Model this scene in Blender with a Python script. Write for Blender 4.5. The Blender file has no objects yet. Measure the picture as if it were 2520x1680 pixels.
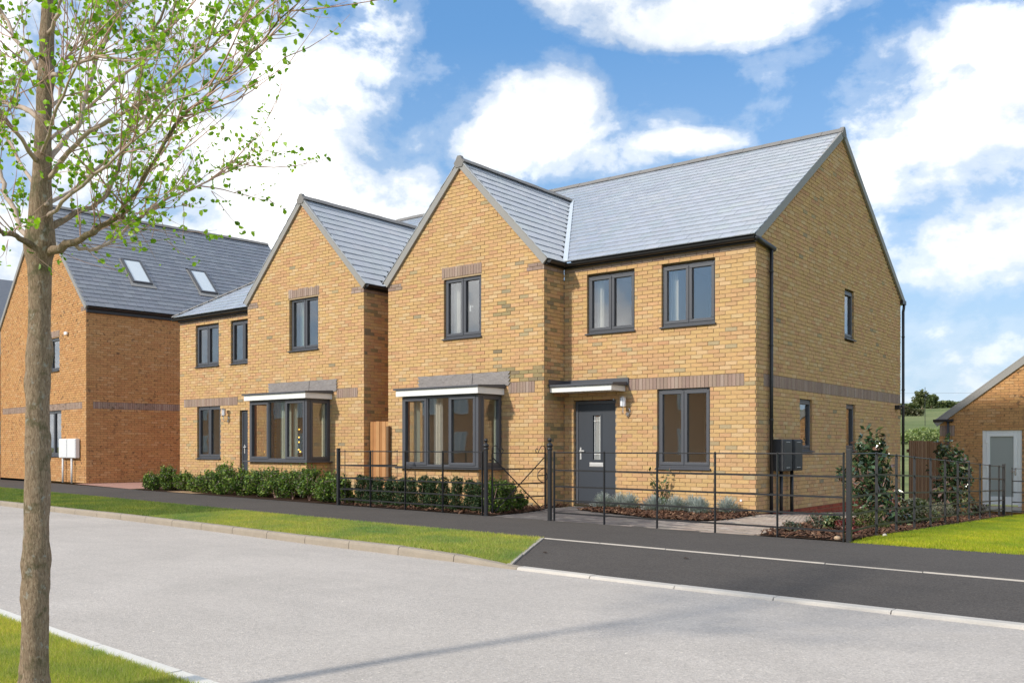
import bpy, math, random
import numpy as np
from mathutils import Vector, Matrix, noise as mnoise

random.seed(7); np.random.seed(7)
RNG = np.random.RandomState(11)
D = bpy.data; SC = bpy.context.scene; COL = SC.collection

# ------------------------------------------------------------ camera, sky, sun, exposure
YAW = math.atan2(1775., 2271.); SY, CY = math.sin(YAW), math.cos(YAW)
FPX, CXP, YHP, CAMH = 2271., 1260., 1100., 1.17
cam_d = D.cameras.new('camera'); cam = D.objects.new('camera', cam_d); COL.objects.link(cam)
cam.location = (0, 0, CAMH); cam.rotation_euler = (math.pi/2, 0, YAW)
cam_d.sensor_width = 36; cam_d.lens = 36*FPX/2520.; cam_d.shift_y = 260/2520.; cam_d.clip_end = 6000; cam_d.clip_start = .05
SC.camera = cam
SUN_EL, SUN_AZ = math.radians(31), math.radians(15)          # sun stands over the street, a little to the left of the facades' normal
SDIR = Vector((-math.sin(SUN_AZ)*math.cos(SUN_EL), -math.cos(SUN_AZ)*math.cos(SUN_EL), math.sin(SUN_EL)))
sl = D.lights.new('sun', 'SUN'); sl.energy = 3.3; sl.angle = math.radians(3.0); sl.color = (1, .93, .82)
so = D.objects.new('sun', sl); COL.objects.link(so); so.rotation_euler = (-SDIR).to_track_quat('-Z', 'Y').to_euler()
SC.view_settings.view_transform = 'Standard'; SC.view_settings.look = 'None'
SC.view_settings.exposure = 0.17; SC.view_settings.gamma = 1; SC.view_settings.use_curve_mapping = False
SC.cycles.max_bounces = 6; SC.cycles.transparent_max_bounces = 12; SC.cycles.caustics_reflective = False; SC.cycles.caustics_refractive = False

class NT:
    def __init__(s, tree): s.t = tree; s.n = tree.nodes; s.l = tree.links
    def add(s, typ, **kw):
        nd = s.n.new(typ)
        for k, v in kw.items(): setattr(nd, k, v)
        return nd
    def inp(s, nd, key, v):
        if isinstance(v, bpy.types.NodeSocket): s.l.new(v, nd.inputs[key])
        else: nd.inputs[key].default_value = v
    def math(s, op, a, b=0., c=None, clamp=False):
        nd = s.add('ShaderNodeMath', operation=op, use_clamp=clamp); s.inp(nd, 0, a); s.inp(nd, 1, b)
        if c is not None: s.inp(nd, 2, c)
        return nd.outputs[0]
    def vmath(s, op, a, b=None):
        nd = s.add('ShaderNodeVectorMath', operation=op); s.inp(nd, 0, a)
        if b is not None: s.inp(nd, 1, b)
        return nd.outputs['Value'] if op in ('DOT_PRODUCT', 'LENGTH') else nd.outputs[0]
    def mix(s, f, a, b, blend='MIX'):
        nd = s.add('ShaderNodeMix', data_type='RGBA', blend_type=blend)
        s.inp(nd, 0, f)
        for k, v in ((6, a), (7, b)):
            if isinstance(v, tuple) and len(v) == 3: v = (*v, 1)
            s.inp(nd, k, v)
        return nd.outputs[2]
    def noise(s, vec, scale, detail=3, rough=.5, dist=0., out=0):
        nd = s.add('ShaderNodeTexNoise'); s.inp(nd, 'Scale', scale); s.inp(nd, 'Detail', detail); s.inp(nd, 'Roughness', rough); s.inp(nd, 'Distortion', dist)
        if vec is not None: s.inp(nd, 'Vector', vec)
        return nd.outputs[out]
    def ramp(s, f, stops, interp='LINEAR'):
        nd = s.add('ShaderNodeValToRGB'); nd.color_ramp.interpolation = interp
        el = nd.color_ramp.elements
        while len(el) > 1: el.remove(el[-1])
        el[0].position = stops[0][0]; c = stops[0][1]; el[0].color = (c, c, c, 1) if not isinstance(c, tuple) else (*c, 1)
        for p, c in stops[1:]:
            e = el.new(p); e.color = (c, c, c, 1) if not isinstance(c, tuple) else (*c, 1)
        s.inp(nd, 0, f); return nd.outputs[0]

def px_dir(px, py):
    l = (px-CXP)/FPX; v = -(py-YHP)/FPX
    d = np.array([l*CY-SY, l*SY+CY, v]); return d/np.linalg.norm(d)

w = D.worlds.new('World'); SC.world = w; w.use_nodes = True
N = NT(w.node_tree); N.n.clear()
sky = N.add('ShaderNodeTexSky', sky_type='NISHITA', sun_disc=False, sun_elevation=SUN_EL,
            sun_rotation=math.atan2(SDIR.x, SDIR.y), air_density=1.0, dust_density=.35, ozone_density=2.2, altitude=50)
tc = N.add('ShaderNodeTexCoord'); dirv = tc.outputs['Generated']
SKY_S = .115
skyc = N.vmath('SCALE', sky.outputs[0]); skyc.node.inputs['Scale'].default_value = SKY_S; skyc = N.vmath('MULTIPLY', skyc, (.72, .99, 1.24))
sep = N.add('ShaderNodeSeparateXYZ'); N.l.new(dirv, sep.inputs[0])
# cloud banks: soft ellipses in direction space (A along the view's right, B upwards), broken up by noise
right = (CY, SY, 0.); fwd = (-SY, CY, 0.)
A = N.vmath('DOT_PRODUCT', dirv, right); Fw = N.vmath('DOT_PRODUCT', dirv, fwd); B = sep.outputs[2]
wn = N.noise(dirv, 3.2, 2, .5, out=1)
wv = N.vmath('SUBTRACT', wn, (.5, .5, .5))
wsep = N.add('ShaderNodeSeparateXYZ'); N.l.new(wv, wsep.inputs[0])
A2 = N.math('MULTIPLY_ADD', wsep.outputs[0], .16, A); B2 = N.math('MULTIPLY_ADD', wsep.outputs[1], .12, B)
# (px, py, rx, ry, strength) centres given for the 2520 px wide view
blobs = [(1375, 290, 165, 150, 1.1), (1270, 380, 150, 90, .95), (1480, 410, 190, 70, .8), (1715, 372, 130, 42, .72), (1740, 10, 300, 62, 1.0), (1480, -25, 200, 70, .8),
         (2440, 190, 250, 150, 1.1), (2330, 260, 190, 90, .85), (2310, 410, 220, 95, .9), (2490, 560, 200, 120, .9), (2290, 540, 150, 80, .55), (2360, 860, 330, 150, .42),
         (840, 185, 70, 45, .8), (1010, 40, 150, 80, .55), (700, 480, 320, 240, 1.25), (420, 260, 520, 330, .75), (960, 500, 200, 130, 1.0),
         (300, 620, 400, 160, 1.0), (60, 560, 160, 160, .8), (330, 220, 760, 420, .80), (2315, -1100, 900, 400, 1.3), (900, 60, 330, 160, .45)]  # the bank high above the frame is added to brighten slates and side walls
field = None
for px, py, rx, ry, st in blobs:
    c = px_dir(px, py); ca = float(np.dot(c, right)); cb = float(c[2])
    a = N.math('MULTIPLY', N.math('SUBTRACT', A2, ca), FPX/rx*.98); b = N.math('MULTIPLY', N.math('SUBTRACT', B2, cb), FPX/ry*1.05)
    r2 = N.math('ADD', N.math('MULTIPLY', a, a), N.math('MULTIPLY', b, b))
    g = N.math('MULTIPLY', N.math('SUBTRACT', 1.12, N.math('MULTIPLY', r2, .78), clamp=True), st)
    field = g if field is None else N.math('MAXIMUM', field, g)
front = N.math('MULTIPLY', N.math('MULTIPLY', N.math('SUBTRACT', Fw, .45), 4., clamp=True), N.math('MULTIPLY', N.math('SUBTRACT', .86, B), 8., clamp=True))
fieldf = N.math('MULTIPLY', field, front)
# elsewhere: broken cumulus of the same kind
gen = N.noise(N.vmath('MULTIPLY', dirv, (1, 1, 1.7)), 2.1, 3, .55)
gen = N.math('MULTIPLY', N.math('SUBTRACT', gen, .37), 4.6, clamp=True)
back = N.math('SUBTRACT', 1., front)
base_f = N.math('ADD', fieldf, N.math('MULTIPLY', gen, back))
fb = N.noise(N.vmath('MULTIPLY', dirv, (1, 1, 1.5)), 9.5, 9, .58, .15)
fb2 = N.noise(dirv, 30, 5, .6)
dens = N.math('ADD', base_f, N.math('MULTIPLY', N.math('SUBTRACT', fb, .5), 3.0))
dens = N.math('ADD', dens, N.math('MULTIPLY', N.math('SUBTRACT', fb2, .5), .45))
mask = N.ramp(dens, [(.12, 0.), (.42, .20), (.70, .64), (1.15, 1.)], 'EASE')
shade = N.noise(N.vmath('ADD', dirv, (.03, .0, -.05)), 6.0, 6, .55)
ccol = N.ramp(N.math('ADD', N.math('MULTIPLY', shade, .9), N.math('MULTIPLY', dens, .22)),
              [(.34, (.58, .64, .72)), (.52, (.78, .83, .89)), (.66, (.96, .985, 1.01)), (.84, (1.5, 1.5, 1.48))])
skyc = N.mix(.55, skyc, N.ramp(B, [(.0, (.50, .66, .82)), (.16, (.30, .53, .82)), (.42, (.165, .40, .76)), (.8, (.12, .32, .68))]))
hz = N.ramp(B, [(.0, .92), (.09, .72), (.20, .25), (.40, 0.)])
skyw = N.mix(hz, skyc, (.52, .66, .80))
skyb = N.mix(mask, skyw, N.vmath('MULTIPLY', ccol, (1.06, 1.06, 1.06)))
below = N.math('MULTIPLY', B, -12., clamp=True)
skyb = N.mix(below, skyb, (.22, .22, .20))
bg = N.add('ShaderNodeBackground'); N.l.new(skyb, bg.inputs[0]); bg.inputs[1].default_value = 1.0
wo = N.add('ShaderNodeOutputWorld'); N.l.new(bg.outputs[0], wo.inputs[0])
w.cycles.sampling_method = 'MANUAL'; w.cycles.sample_map_resolution = 1024

# ------------------------------------------------------------ materials
MATS = {}
def principled(name, color, rough=.6, spec=.5, metal=0., bump=None, noise_c=None, attr=None, coat=0.):
    """noise_c=(scale, amount): gentle grain in the base colour; bump=(scale, strength, distance)"""
    m = D.materials.new(name); m.use_nodes = True; T = NT(m.node_tree); b = T.n['Principled BSDF']
    co = T.add('ShaderNodeTexCoord').outputs['Object']
    col = (*color, 1)
    if attr:
        at = T.add('ShaderNodeAttribute'); at.attribute_name = 'tint'; col = T.mix(1., at.outputs['Vector'], col, 'MULTIPLY') if color != (1, 1, 1) else at.outputs['Vector']
    if noise_c:
        for sc_, am in (noise_c if isinstance(noise_c, list) else [noise_c]):
            f = T.noise(co, sc_, 4, .6); f = T.math('MULTIPLY_ADD', T.math('SUBTRACT', f, .5), am*2, 1.)
            cc = T.add('ShaderNodeCombineXYZ'); 
            for i in range(3): T.l.new(f, cc.inputs[i])
            col = T.mix(1., col, cc.outputs[0], 'MULTIPLY')
    T.inp(b, 'Base Color', col); b.inputs['Roughness'].default_value = rough
    b.inputs['Specular IOR Level'].default_value = spec; b.inputs['Metallic'].default_value = metal; b.inputs['Coat Weight'].default_value = coat
    if bump:
        bn = T.add('ShaderNodeBump'); bn.inputs['Strength'].default_value = bump[1]; bn.inputs['Distance'].default_value = bump[2]
        T.l.new(T.noise(co, bump[0], 5, .65), bn.inputs['Height']); T.l.new(bn.outputs[0], b.inputs['Normal'])
    MATS[name] = m; return m

M_BRICK = principled('brick_clay', (1, 1, 1), .92, .15, bump=(55, .55, .008), noise_c=[(24, .17), (150, .12), (.6, .10)], attr=True)
def smudged():
    m = principled('brick_clay_smudged', (1, 1, 1), .92, .15, bump=(55, .5, .008), noise_c=[(24, .22), (150, .12)], attr=True); T = NT(m.node_tree); b = T.n['Principled BSDF']
    src = b.inputs['Base Color'].links[0].from_socket; g = T.add('ShaderNodeNewGeometry'); p = T.vmath('MULTIPLY', g.outputs['Position'], (1, 1, 1.5))
    f = T.math('MULTIPLY', T.ramp(T.noise(p, 8.5, 2, .5), [(.57, 0.), (.68, .75)]), T.ramp(T.noise(g.outputs['Position'], .9, 2, .5), [(.40, .35), (.58, 1.)]))
    T.inp(b, 'Base Color', T.mix(f, src, (.11, .075, .05, 1))); return m
M_BRICKC = smudged()
M_MORTAR = principled('mortar', (.40, .295, .185), .95, .1, bump=(90, .4, .004), noise_c=[(2.2, .16), (60, .12)])
M_MORTAR2 = principled('mortar_warm', (.33, .215, .12), .95, .1, bump=(90, .4, .004), noise_c=[(2.2, .16), (60, .12)])
M_SLATE = principled('slate', (1, 1, 1), .27, 1., bump=(28, .22, .006), noise_c=[(7, .08), (60, .08)], attr=True)
M_UNDER = principled('roof_underlay', (.035, .036, .04), .9)
M_RIDGE = principled('ridge_concrete', (.22, .21, .20), .8, .3, bump=(60, .3, .004), noise_c=(20, .12))
M_VERGE = principled('verge_grey', (.29, .28, .265), .65, .4, noise_c=(3, .06))
M_LEAD = principled('lead', (.25, .225, .215), .6, .5, bump=(9, .8, .04), noise_c=[(6, .18), (30, .1)])
M_VALLEY = principled('valley_strip', (.52, .58, .64), .5, .5, noise_c=(5, .05))
M_FRAME = principled('grey_upvc', (.075, .079, .092), .42, .5, bump=(300, .08, .001), noise_c=(2., .05))
M_DOOR = principled('door_skin', (.036, .044, .058), .5, .5, bump=(120, .15, .001), noise_c=(3., .08))
M_WHITE = principled('white_upvc', (.80, .80, .79), .35, .5, noise_c=(1.5, .03))
M_BLACK = principled('black_plastic', (.018, .018, .020), .38, .5, noise_c=(4, .1))
M_IRON = principled('black_iron', (.016, .016, .018), .45, .5, bump=(80, .15, .002), noise_c=(8, .15))
M_CHROME = principled('chrome', (.72, .70, .68), .22, .5, 1.)
M_SATIN = principled('satin_silver', (.62, .62, .62), .4, .5, .35)
M_OPAL = principled('opal_glass', (.82, .84, .90), .25, .5)
M_BOX = principled('meter_box_grey', (.040, .043, .048), .5, .4)
M_BOXW = principled('meter_box_white', (.74, .75, .76), .45, .4, noise_c=(2, .03))
M_ROOM = principled('room_paint', (.66, .60, .52), .9, .2)
M_CURT = principled('curtain_fabric', (.72, .68, .60), .9, .1, bump=(12, .5, .02))
M_BLIND = principled('sage_curtain', (.56, .60, .50), .9, .1)
M_CONC = principled('kerb_concrete', (.335, .285, .225), .9, .2, bump=(70, .45, .005), noise_c=[(3.0, .22), (25, .12), (160, .1)])
M_EDGE2 = principled('path_edging_concrete', (.43, .39, .34), .9, .2, bump=(70, .3, .003), noise_c=[(4, .2), (60, .12)])
M_EDGE = principled('pale_edging', (.54, .50, .445), .9, .2, bump=(70, .3, .003), noise_c=[(4, .15), (60, .1)])
M_PAVER = principled('block_paver', (1, 1, 1), .9, .2, bump=(60, .4, .004), noise_c=[(25, .18), (120, .1)], attr=True)
M_JOINT = principled('paver_joint', (.17, .15, .13), .95, .1, noise_c=(30, .15))
M_MULCH = principled('bark_chip', (1, 1, 1), .9, .25, noise_c=(80, .2), attr=True)
M_SOIL = principled('soil', (.050, .030, .020), .95, .1, bump=(30, .8, .03), noise_c=[(8, .3), (50, .3)])
M_WOOD = principled('fence_board_wood', (1, 1, 1), .85, .2, bump=(40, .3, .004), noise_c=[(5, .2), (45, .15)], attr=True)
M_STONE = principled('pebble', (.5, .36, .24), .8, .3)
M_PINK = principled('resin_drive', (.42, .24, .19), .9, .2, bump=(150, .4, .003), noise_c=[(4, .1), (120, .15)])
M_SAND = principled('sandy_path', (.40, .27, .16), .95, .1, bump=(100, .4, .004), noise_c=[(5, .15), (90, .15)])
M_WIRE = principled('wire', (.12, .12, .13), .6)

def asphalt(name, c, agg, amt, stretch=None):
    m = D.materials.new(name); m.use_nodes = True; T = NT(m.node_tree); b = T.n['Principled BSDF']
    co = T.add('ShaderNodeTexCoord').outputs['Object']
    vor = T.add('ShaderNodeTexVoronoi'); vor.inputs['Scale'].default_value = agg; T.l.new(co, vor.inputs['Vector'])
    sp = T.ramp(T.vmath('DOT_PRODUCT', vor.outputs['Color'], (.4, .3, .3)), [(.15, 1-amt), (.5, 1.), (.9, 1+amt*1.1)])
    big = T.math('MULTIPLY_ADD', T.math('SUBTRACT', T.noise(co, .55, 6, .65, .6), .5), .46, 1.)
    mid = T.math('MULTIPLY_ADD', T.math('SUBTRACT', T.noise(T.vmath('MULTIPLY', co, (.35, 1.6, 1)), 2.2, 4, .6), .5), .16, 1.)
    wh = T.math('GREATER_THAN', T.noise(co, agg*.45, 1, .5), .735)
    cc = T.add('ShaderNodeCombineXYZ'); f = T.math('MULTIPLY', big, mid)
    for i in range(3): T.l.new(f, cc.inputs[i])
    col = T.mix(1., T.mix(1., (*c, 1), sp, 'MULTIPLY'), cc.outputs[0], 'MULTIPLY')
    col = T.mix(T.math('MULTIPLY', wh, .4), col, (min(1, c[0]*2.2), min(1, c[1]*2.1), min(1, c[2]*2.), 1))
    T.inp(b, 'Base Color', col); b.inputs['Roughness'].default_value = .93; b.inputs['Specular IOR Level'].default_value = .25
    bn = T.add('ShaderNodeBump'); bn.inputs['Strength'].default_value = .55; bn.inputs['Distance'].default_value = .004
    T.l.new(vor.outputs['Distance'], bn.inputs['Height']); T.l.new(bn.outputs[0], b.inputs['Normal'])
    return m
M_ROAD = asphalt('road_surface', (.475, .430, .385), 85, .20)
M_PATH = asphalt('footpath_asphalt', (.086, .076, .068), 95, .34)

def grass_ground(name, c1, c2, c3):
    m = D.materials.new(name); m.use_nodes = True; T = NT(m.node_tree); b = T.n['Principled BSDF']
    co = T.add('ShaderNodeTexCoord').outputs['Object']
    n1 = T.noise(co, 1.1, 5, .6, .5); n2 = T.noise(co, 14, 4, .65)
    col = T.mix(T.ramp(n1, [(.35, 0.), (.65, 1.)]), (*c1, 1), (*c2, 1))
    col = T.mix(T.math('MULTIPLY', T.ramp(n2, [(.45, 0.), (.7, 1.)]), .5), col, (*c3, 1))
    T.inp(b, 'Base Color', col); b.inputs['Roughness'].default_value = .95; b.inputs['Specular IOR Level'].default_value = .1
    bn = T.add('ShaderNodeBump'); bn.inputs['Strength'].default_value = .8; bn.inputs['Distance'].default_value = .02
    T.l.new(T.noise(co, 60, 4, .7), bn.inputs['Height']); T.l.new(bn.outputs[0], b.inputs['Normal'])
    return m
M_TURF = grass_ground('turf', (.20, .24, .045), (.25, .26, .065), (.14, .18, .04))
M_TURFD = grass_ground('turf_dark', (.062, .095, .022), (.085, .11, .03), (.04, .06, .018))
def field_mat():
    m = D.materials.new('field_crop'); m.use_nodes = True; T = NT(m.node_tree); b = T.n['Principled BSDF']; g = T.add('ShaderNodeNewGeometry'); p = g.outputs['Position']
    n1 = T.noise(p, .035, 4, .6, .6); n2 = T.noise(T.vmath('MULTIPLY', p, (.35, 1.2, 1)), .5, 6, .7); n3 = T.noise(p, 3., 5, .7)
    col = T.mix(T.ramp(n1, [(.38, 0.), (.62, 1.)]), (.14, .18, .06, 1), (.235, .25, .105, 1)); col = T.mix(T.math('MULTIPLY', T.ramp(n2, [(.45, 0.), (.62, 1.)]), .55), col, (.075, .105, .045, 1))
    col = T.mix(T.math('MULTIPLY', T.ramp(n3, [(.5, 0.), (.7, 1.)]), .35), col, (.24, .25, .12, 1)); T.inp(b, 'Base Color', col); b.inputs['Roughness'].default_value = .95; b.inputs['Specular IOR Level'].default_value = .1; return m
M_FIELD = field_mat()

def leaf_mat(name, trans=.35, rough=.5, spec=.4):
    m = D.materials.new(name); m.use_nodes = True; T = NT(m.node_tree); b = T.n['Principled BSDF']
    at = T.add('ShaderNodeAttribute'); at.attribute_name = 'tint'
    T.l.new(at.outputs['Vector'], b.inputs['Base Color']); b.inputs['Roughness'].default_value = rough; b.inputs['Specular IOR Level'].default_value = spec
    tr = T.add('ShaderNodeBsdfTranslucent'); T.inp(tr, 'Color', T.vmath('MULTIPLY', at.outputs['Vector'], (1.25, 1.35, .7)))
    mx = T.add('ShaderNodeMixShader'); mx.inputs[0].default_value = trans
    T.l.new(b.outputs[0], mx.inputs[1]); T.l.new(tr.outputs[0], mx.inputs[2]); T.l.new(mx.outputs[0], T.n['Material Output'].inputs[0])
    return m
M_LEAF = leaf_mat('young_leaf', .42, .4, .5); M_FOL = leaf_mat('foliage', .22, .5, .45); M_GLOSS = leaf_mat('glossy_foliage', .12, .22, .8)
M_GRASS = leaf_mat('grass_blade', .45, .7, .15); M_SILV = leaf_mat('silver_foliage', .15, .8, .1)

def glass_mat(name, tint, refl, rough=.015):
    m = D.materials.new(name); m.use_nodes = True; T = NT(m.node_tree); T.n.remove(T.n['Principled BSDF'])
    ge = T.add('ShaderNodeNewGeometry'); cs = T.math('ABSOLUTE', T.vmath('DOT_PRODUCT', ge.outputs['Incoming'], ge.outputs['Normal'])); fz = T.math('MULTIPLY_ADD', T.math('POWER', T.math('SUBTRACT', 1., cs), 5.), .96, .04)
    co = T.add('ShaderNodeTexCoord').outputs['Object']
    bn = T.add('ShaderNodeBump'); bn.inputs['Strength'].default_value = .06; bn.inputs['Distance'].default_value = .02; T.l.new(T.noise(co, 1.6, 2, .5), bn.inputs['Height'])
    g = T.add('ShaderNodeBsdfGlossy'); g.inputs['Roughness'].default_value = rough; g.inputs['Color'].default_value = (.96, .97, 1, 1); T.l.new(bn.outputs[0], g.inputs['Normal'])
    t = T.add('ShaderNodeBsdfTransparent'); t.inputs['Color'].default_value = (*tint, 1)
    mx = T.add('ShaderNodeMixShader'); T.l.new(T.math('ADD', fz, refl, clamp=True), mx.inputs[0])
    T.l.new(t.outputs[0], mx.inputs[1]); T.l.new(g.outputs[0], mx.inputs[2]); T.l.new(mx.outputs[0], T.n['Material Output'].inputs[0])
    return m
M_GLASS = glass_mat('window_glass', (.93, .94, .93), .11)
M_FROST = principled('frosted_glass', (.34, .36, .34), .35, .5, noise_c=(200, .08))
M_SKYGL = principled('rooflight_glass', (.62, .68, .72), .12, .9)

def bark_mat():
    m = D.materials.new('bark'); m.use_nodes = True; T = NT(m.node_tree); b = T.n['Principled BSDF']
    co = T.add('ShaderNodeTexCoord').outputs['Object']
    st = T.vmath('MULTIPLY', co, (1, 1, .24))
    fis = T.noise(st, 150, 6, .75, .8); pat = T.noise(co, 9, 5, .6, .5); pat2 = T.noise(co, 26, 4, .6)
    col = T.ramp(fis, [(.30, (.105, .070, .042)), (.50, (.30, .215, .145)), (.72, (.50, .40, .29))])
    col = T.mix(T.ramp(pat, [(.52, 0.), (.66, .75)]), col, (.075, .085, .035, 1))          # algae
    col = T.mix(T.ramp(pat2, [(.60, 0.), (.70, .7)]), col, (.42, .42, .38, 1))              # lichen
    T.inp(b, 'Base Color', col); b.inputs['Roughness'].default_value = .9; b.inputs['Specular IOR Level'].default_value = .2
    bn = T.add('ShaderNodeBump'); bn.inputs['Strength'].default_value = .9; bn.inputs['Distance'].default_value = .008
    T.l.new(fis, bn.inputs['Height']); T.l.new(bn.outputs[0], b.inputs['Normal']); return m
M_BARK = bark_mat()
M_LIMB = principled('limb_bark', (.47, .37, .30), .8, .3, bump=(60, .5, .003), noise_c=[(14, .25), (60, .2)])
M_TWIG = principled('twig_bark', (.50, .32, .26), .7, .3, noise_c=(20, .2))

def far_brick(name, c1, c2, mort):
    m = D.materials.new(name); m.use_nodes = True; T = NT(m.node_tree); b = T.n['Principled BSDF']
    g = T.add('ShaderNodeNewGeometry'); sp = T.add('ShaderNodeSeparateXYZ'); T.l.new(g.outputs['Position'], sp.inputs[0])
    cb = T.add('ShaderNodeCombineXYZ'); T.l.new(T.math('ADD', sp.outputs[0], sp.outputs[1]), cb.inputs[0]); T.l.new(sp.outputs[2], cb.inputs[1])
    bt = T.add('ShaderNodeTexBrick'); T.l.new(cb.outputs[0], bt.inputs['Vector']); bt.inputs['Scale'].default_value = 1
    bt.inputs['Brick Width'].default_value = .225; bt.inputs['Row Height'].default_value = .075; bt.inputs['Mortar Size'].default_value = .006
    bt.inputs['Color1'].default_value = (*c1, 1); bt.inputs['Color2'].default_value = (*c2, 1); bt.inputs['Mortar'].default_value = (*mort, 1)
    T.l.new(bt.outputs[0], b.inputs['Base Color']); b.inputs['Roughness'].default_value = .9; return m
M_FARB = far_brick('far_brickwork', (.78, .40, .19), (.66, .30, .14), (.5, .38, .26))

# ------------------------------------------------------------ object helpers
LOC = {}
def tagp(o, label=None, cat=None, group=None, kind=None):
    if label: o['label'] = label
    if cat: o['category'] = cat
    if group: o['group'] = group
    if kind: o['kind'] = kind
    return o
def thing(name, loc, label, cat, group=None, rz=0.):
    o = D.objects.new(name, None); COL.objects.link(o); o.location = loc; o.rotation_euler = (0, 0, rz); o.empty_display_size = .3
    LOC[o] = Matrix.Translation(Vector(loc)) @ Matrix.Rotation(rz, 4, 'Z'); tagp(o, label, cat, group); return o
def attach(o, parent, world=True):
    """parent o; world=True: the mesh was written in world coordinates"""
    o.parent = parent
    if parent is not None and world and parent in LOC: o.matrix_parent_inverse = LOC[parent].inverted()
    return o
def link(name, me, mat, parent=None, world=True, smooth=False):
    o = D.objects.new(name, me); COL.objects.link(o)
    if mat is not None and len(me.materials) == 0: me.materials.append(mat)
    if smooth: me.polygons.foreach_set('use_smooth', [True]*len(me.polygons))
    if parent is not None: attach(o, parent, world)
    return o
def np_mesh(name, V, Fc, tint=None):
    V = np.asarray(V, dtype=np.float32); Fc = np.asarray(Fc, dtype=np.int32); m, k = Fc.shape
    me = D.meshes.new(name); me.vertices.add(len(V)); me.vertices.foreach_set('co', V.ravel())
    me.loops.add(m*k); me.loops.foreach_set('vertex_index', Fc.ravel())
    me.polygons.add(m); me.polygons.foreach_set('loop_start', np.arange(0, m*k, k, dtype=np.int32)); me.polygons.foreach_set('loop_total', np.full(m, k, dtype=np.int32))
    if tint is not None:
        a = me.attributes.new('tint', 'FLOAT_VECTOR', 'FACE'); a.data.foreach_set('vector', np.asarray(tint, dtype=np.float32).ravel())
    me.polygons.foreach_set('use_smooth', np.zeros(m, dtype=bool)); me.update(calc_edges=True); return me

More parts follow.
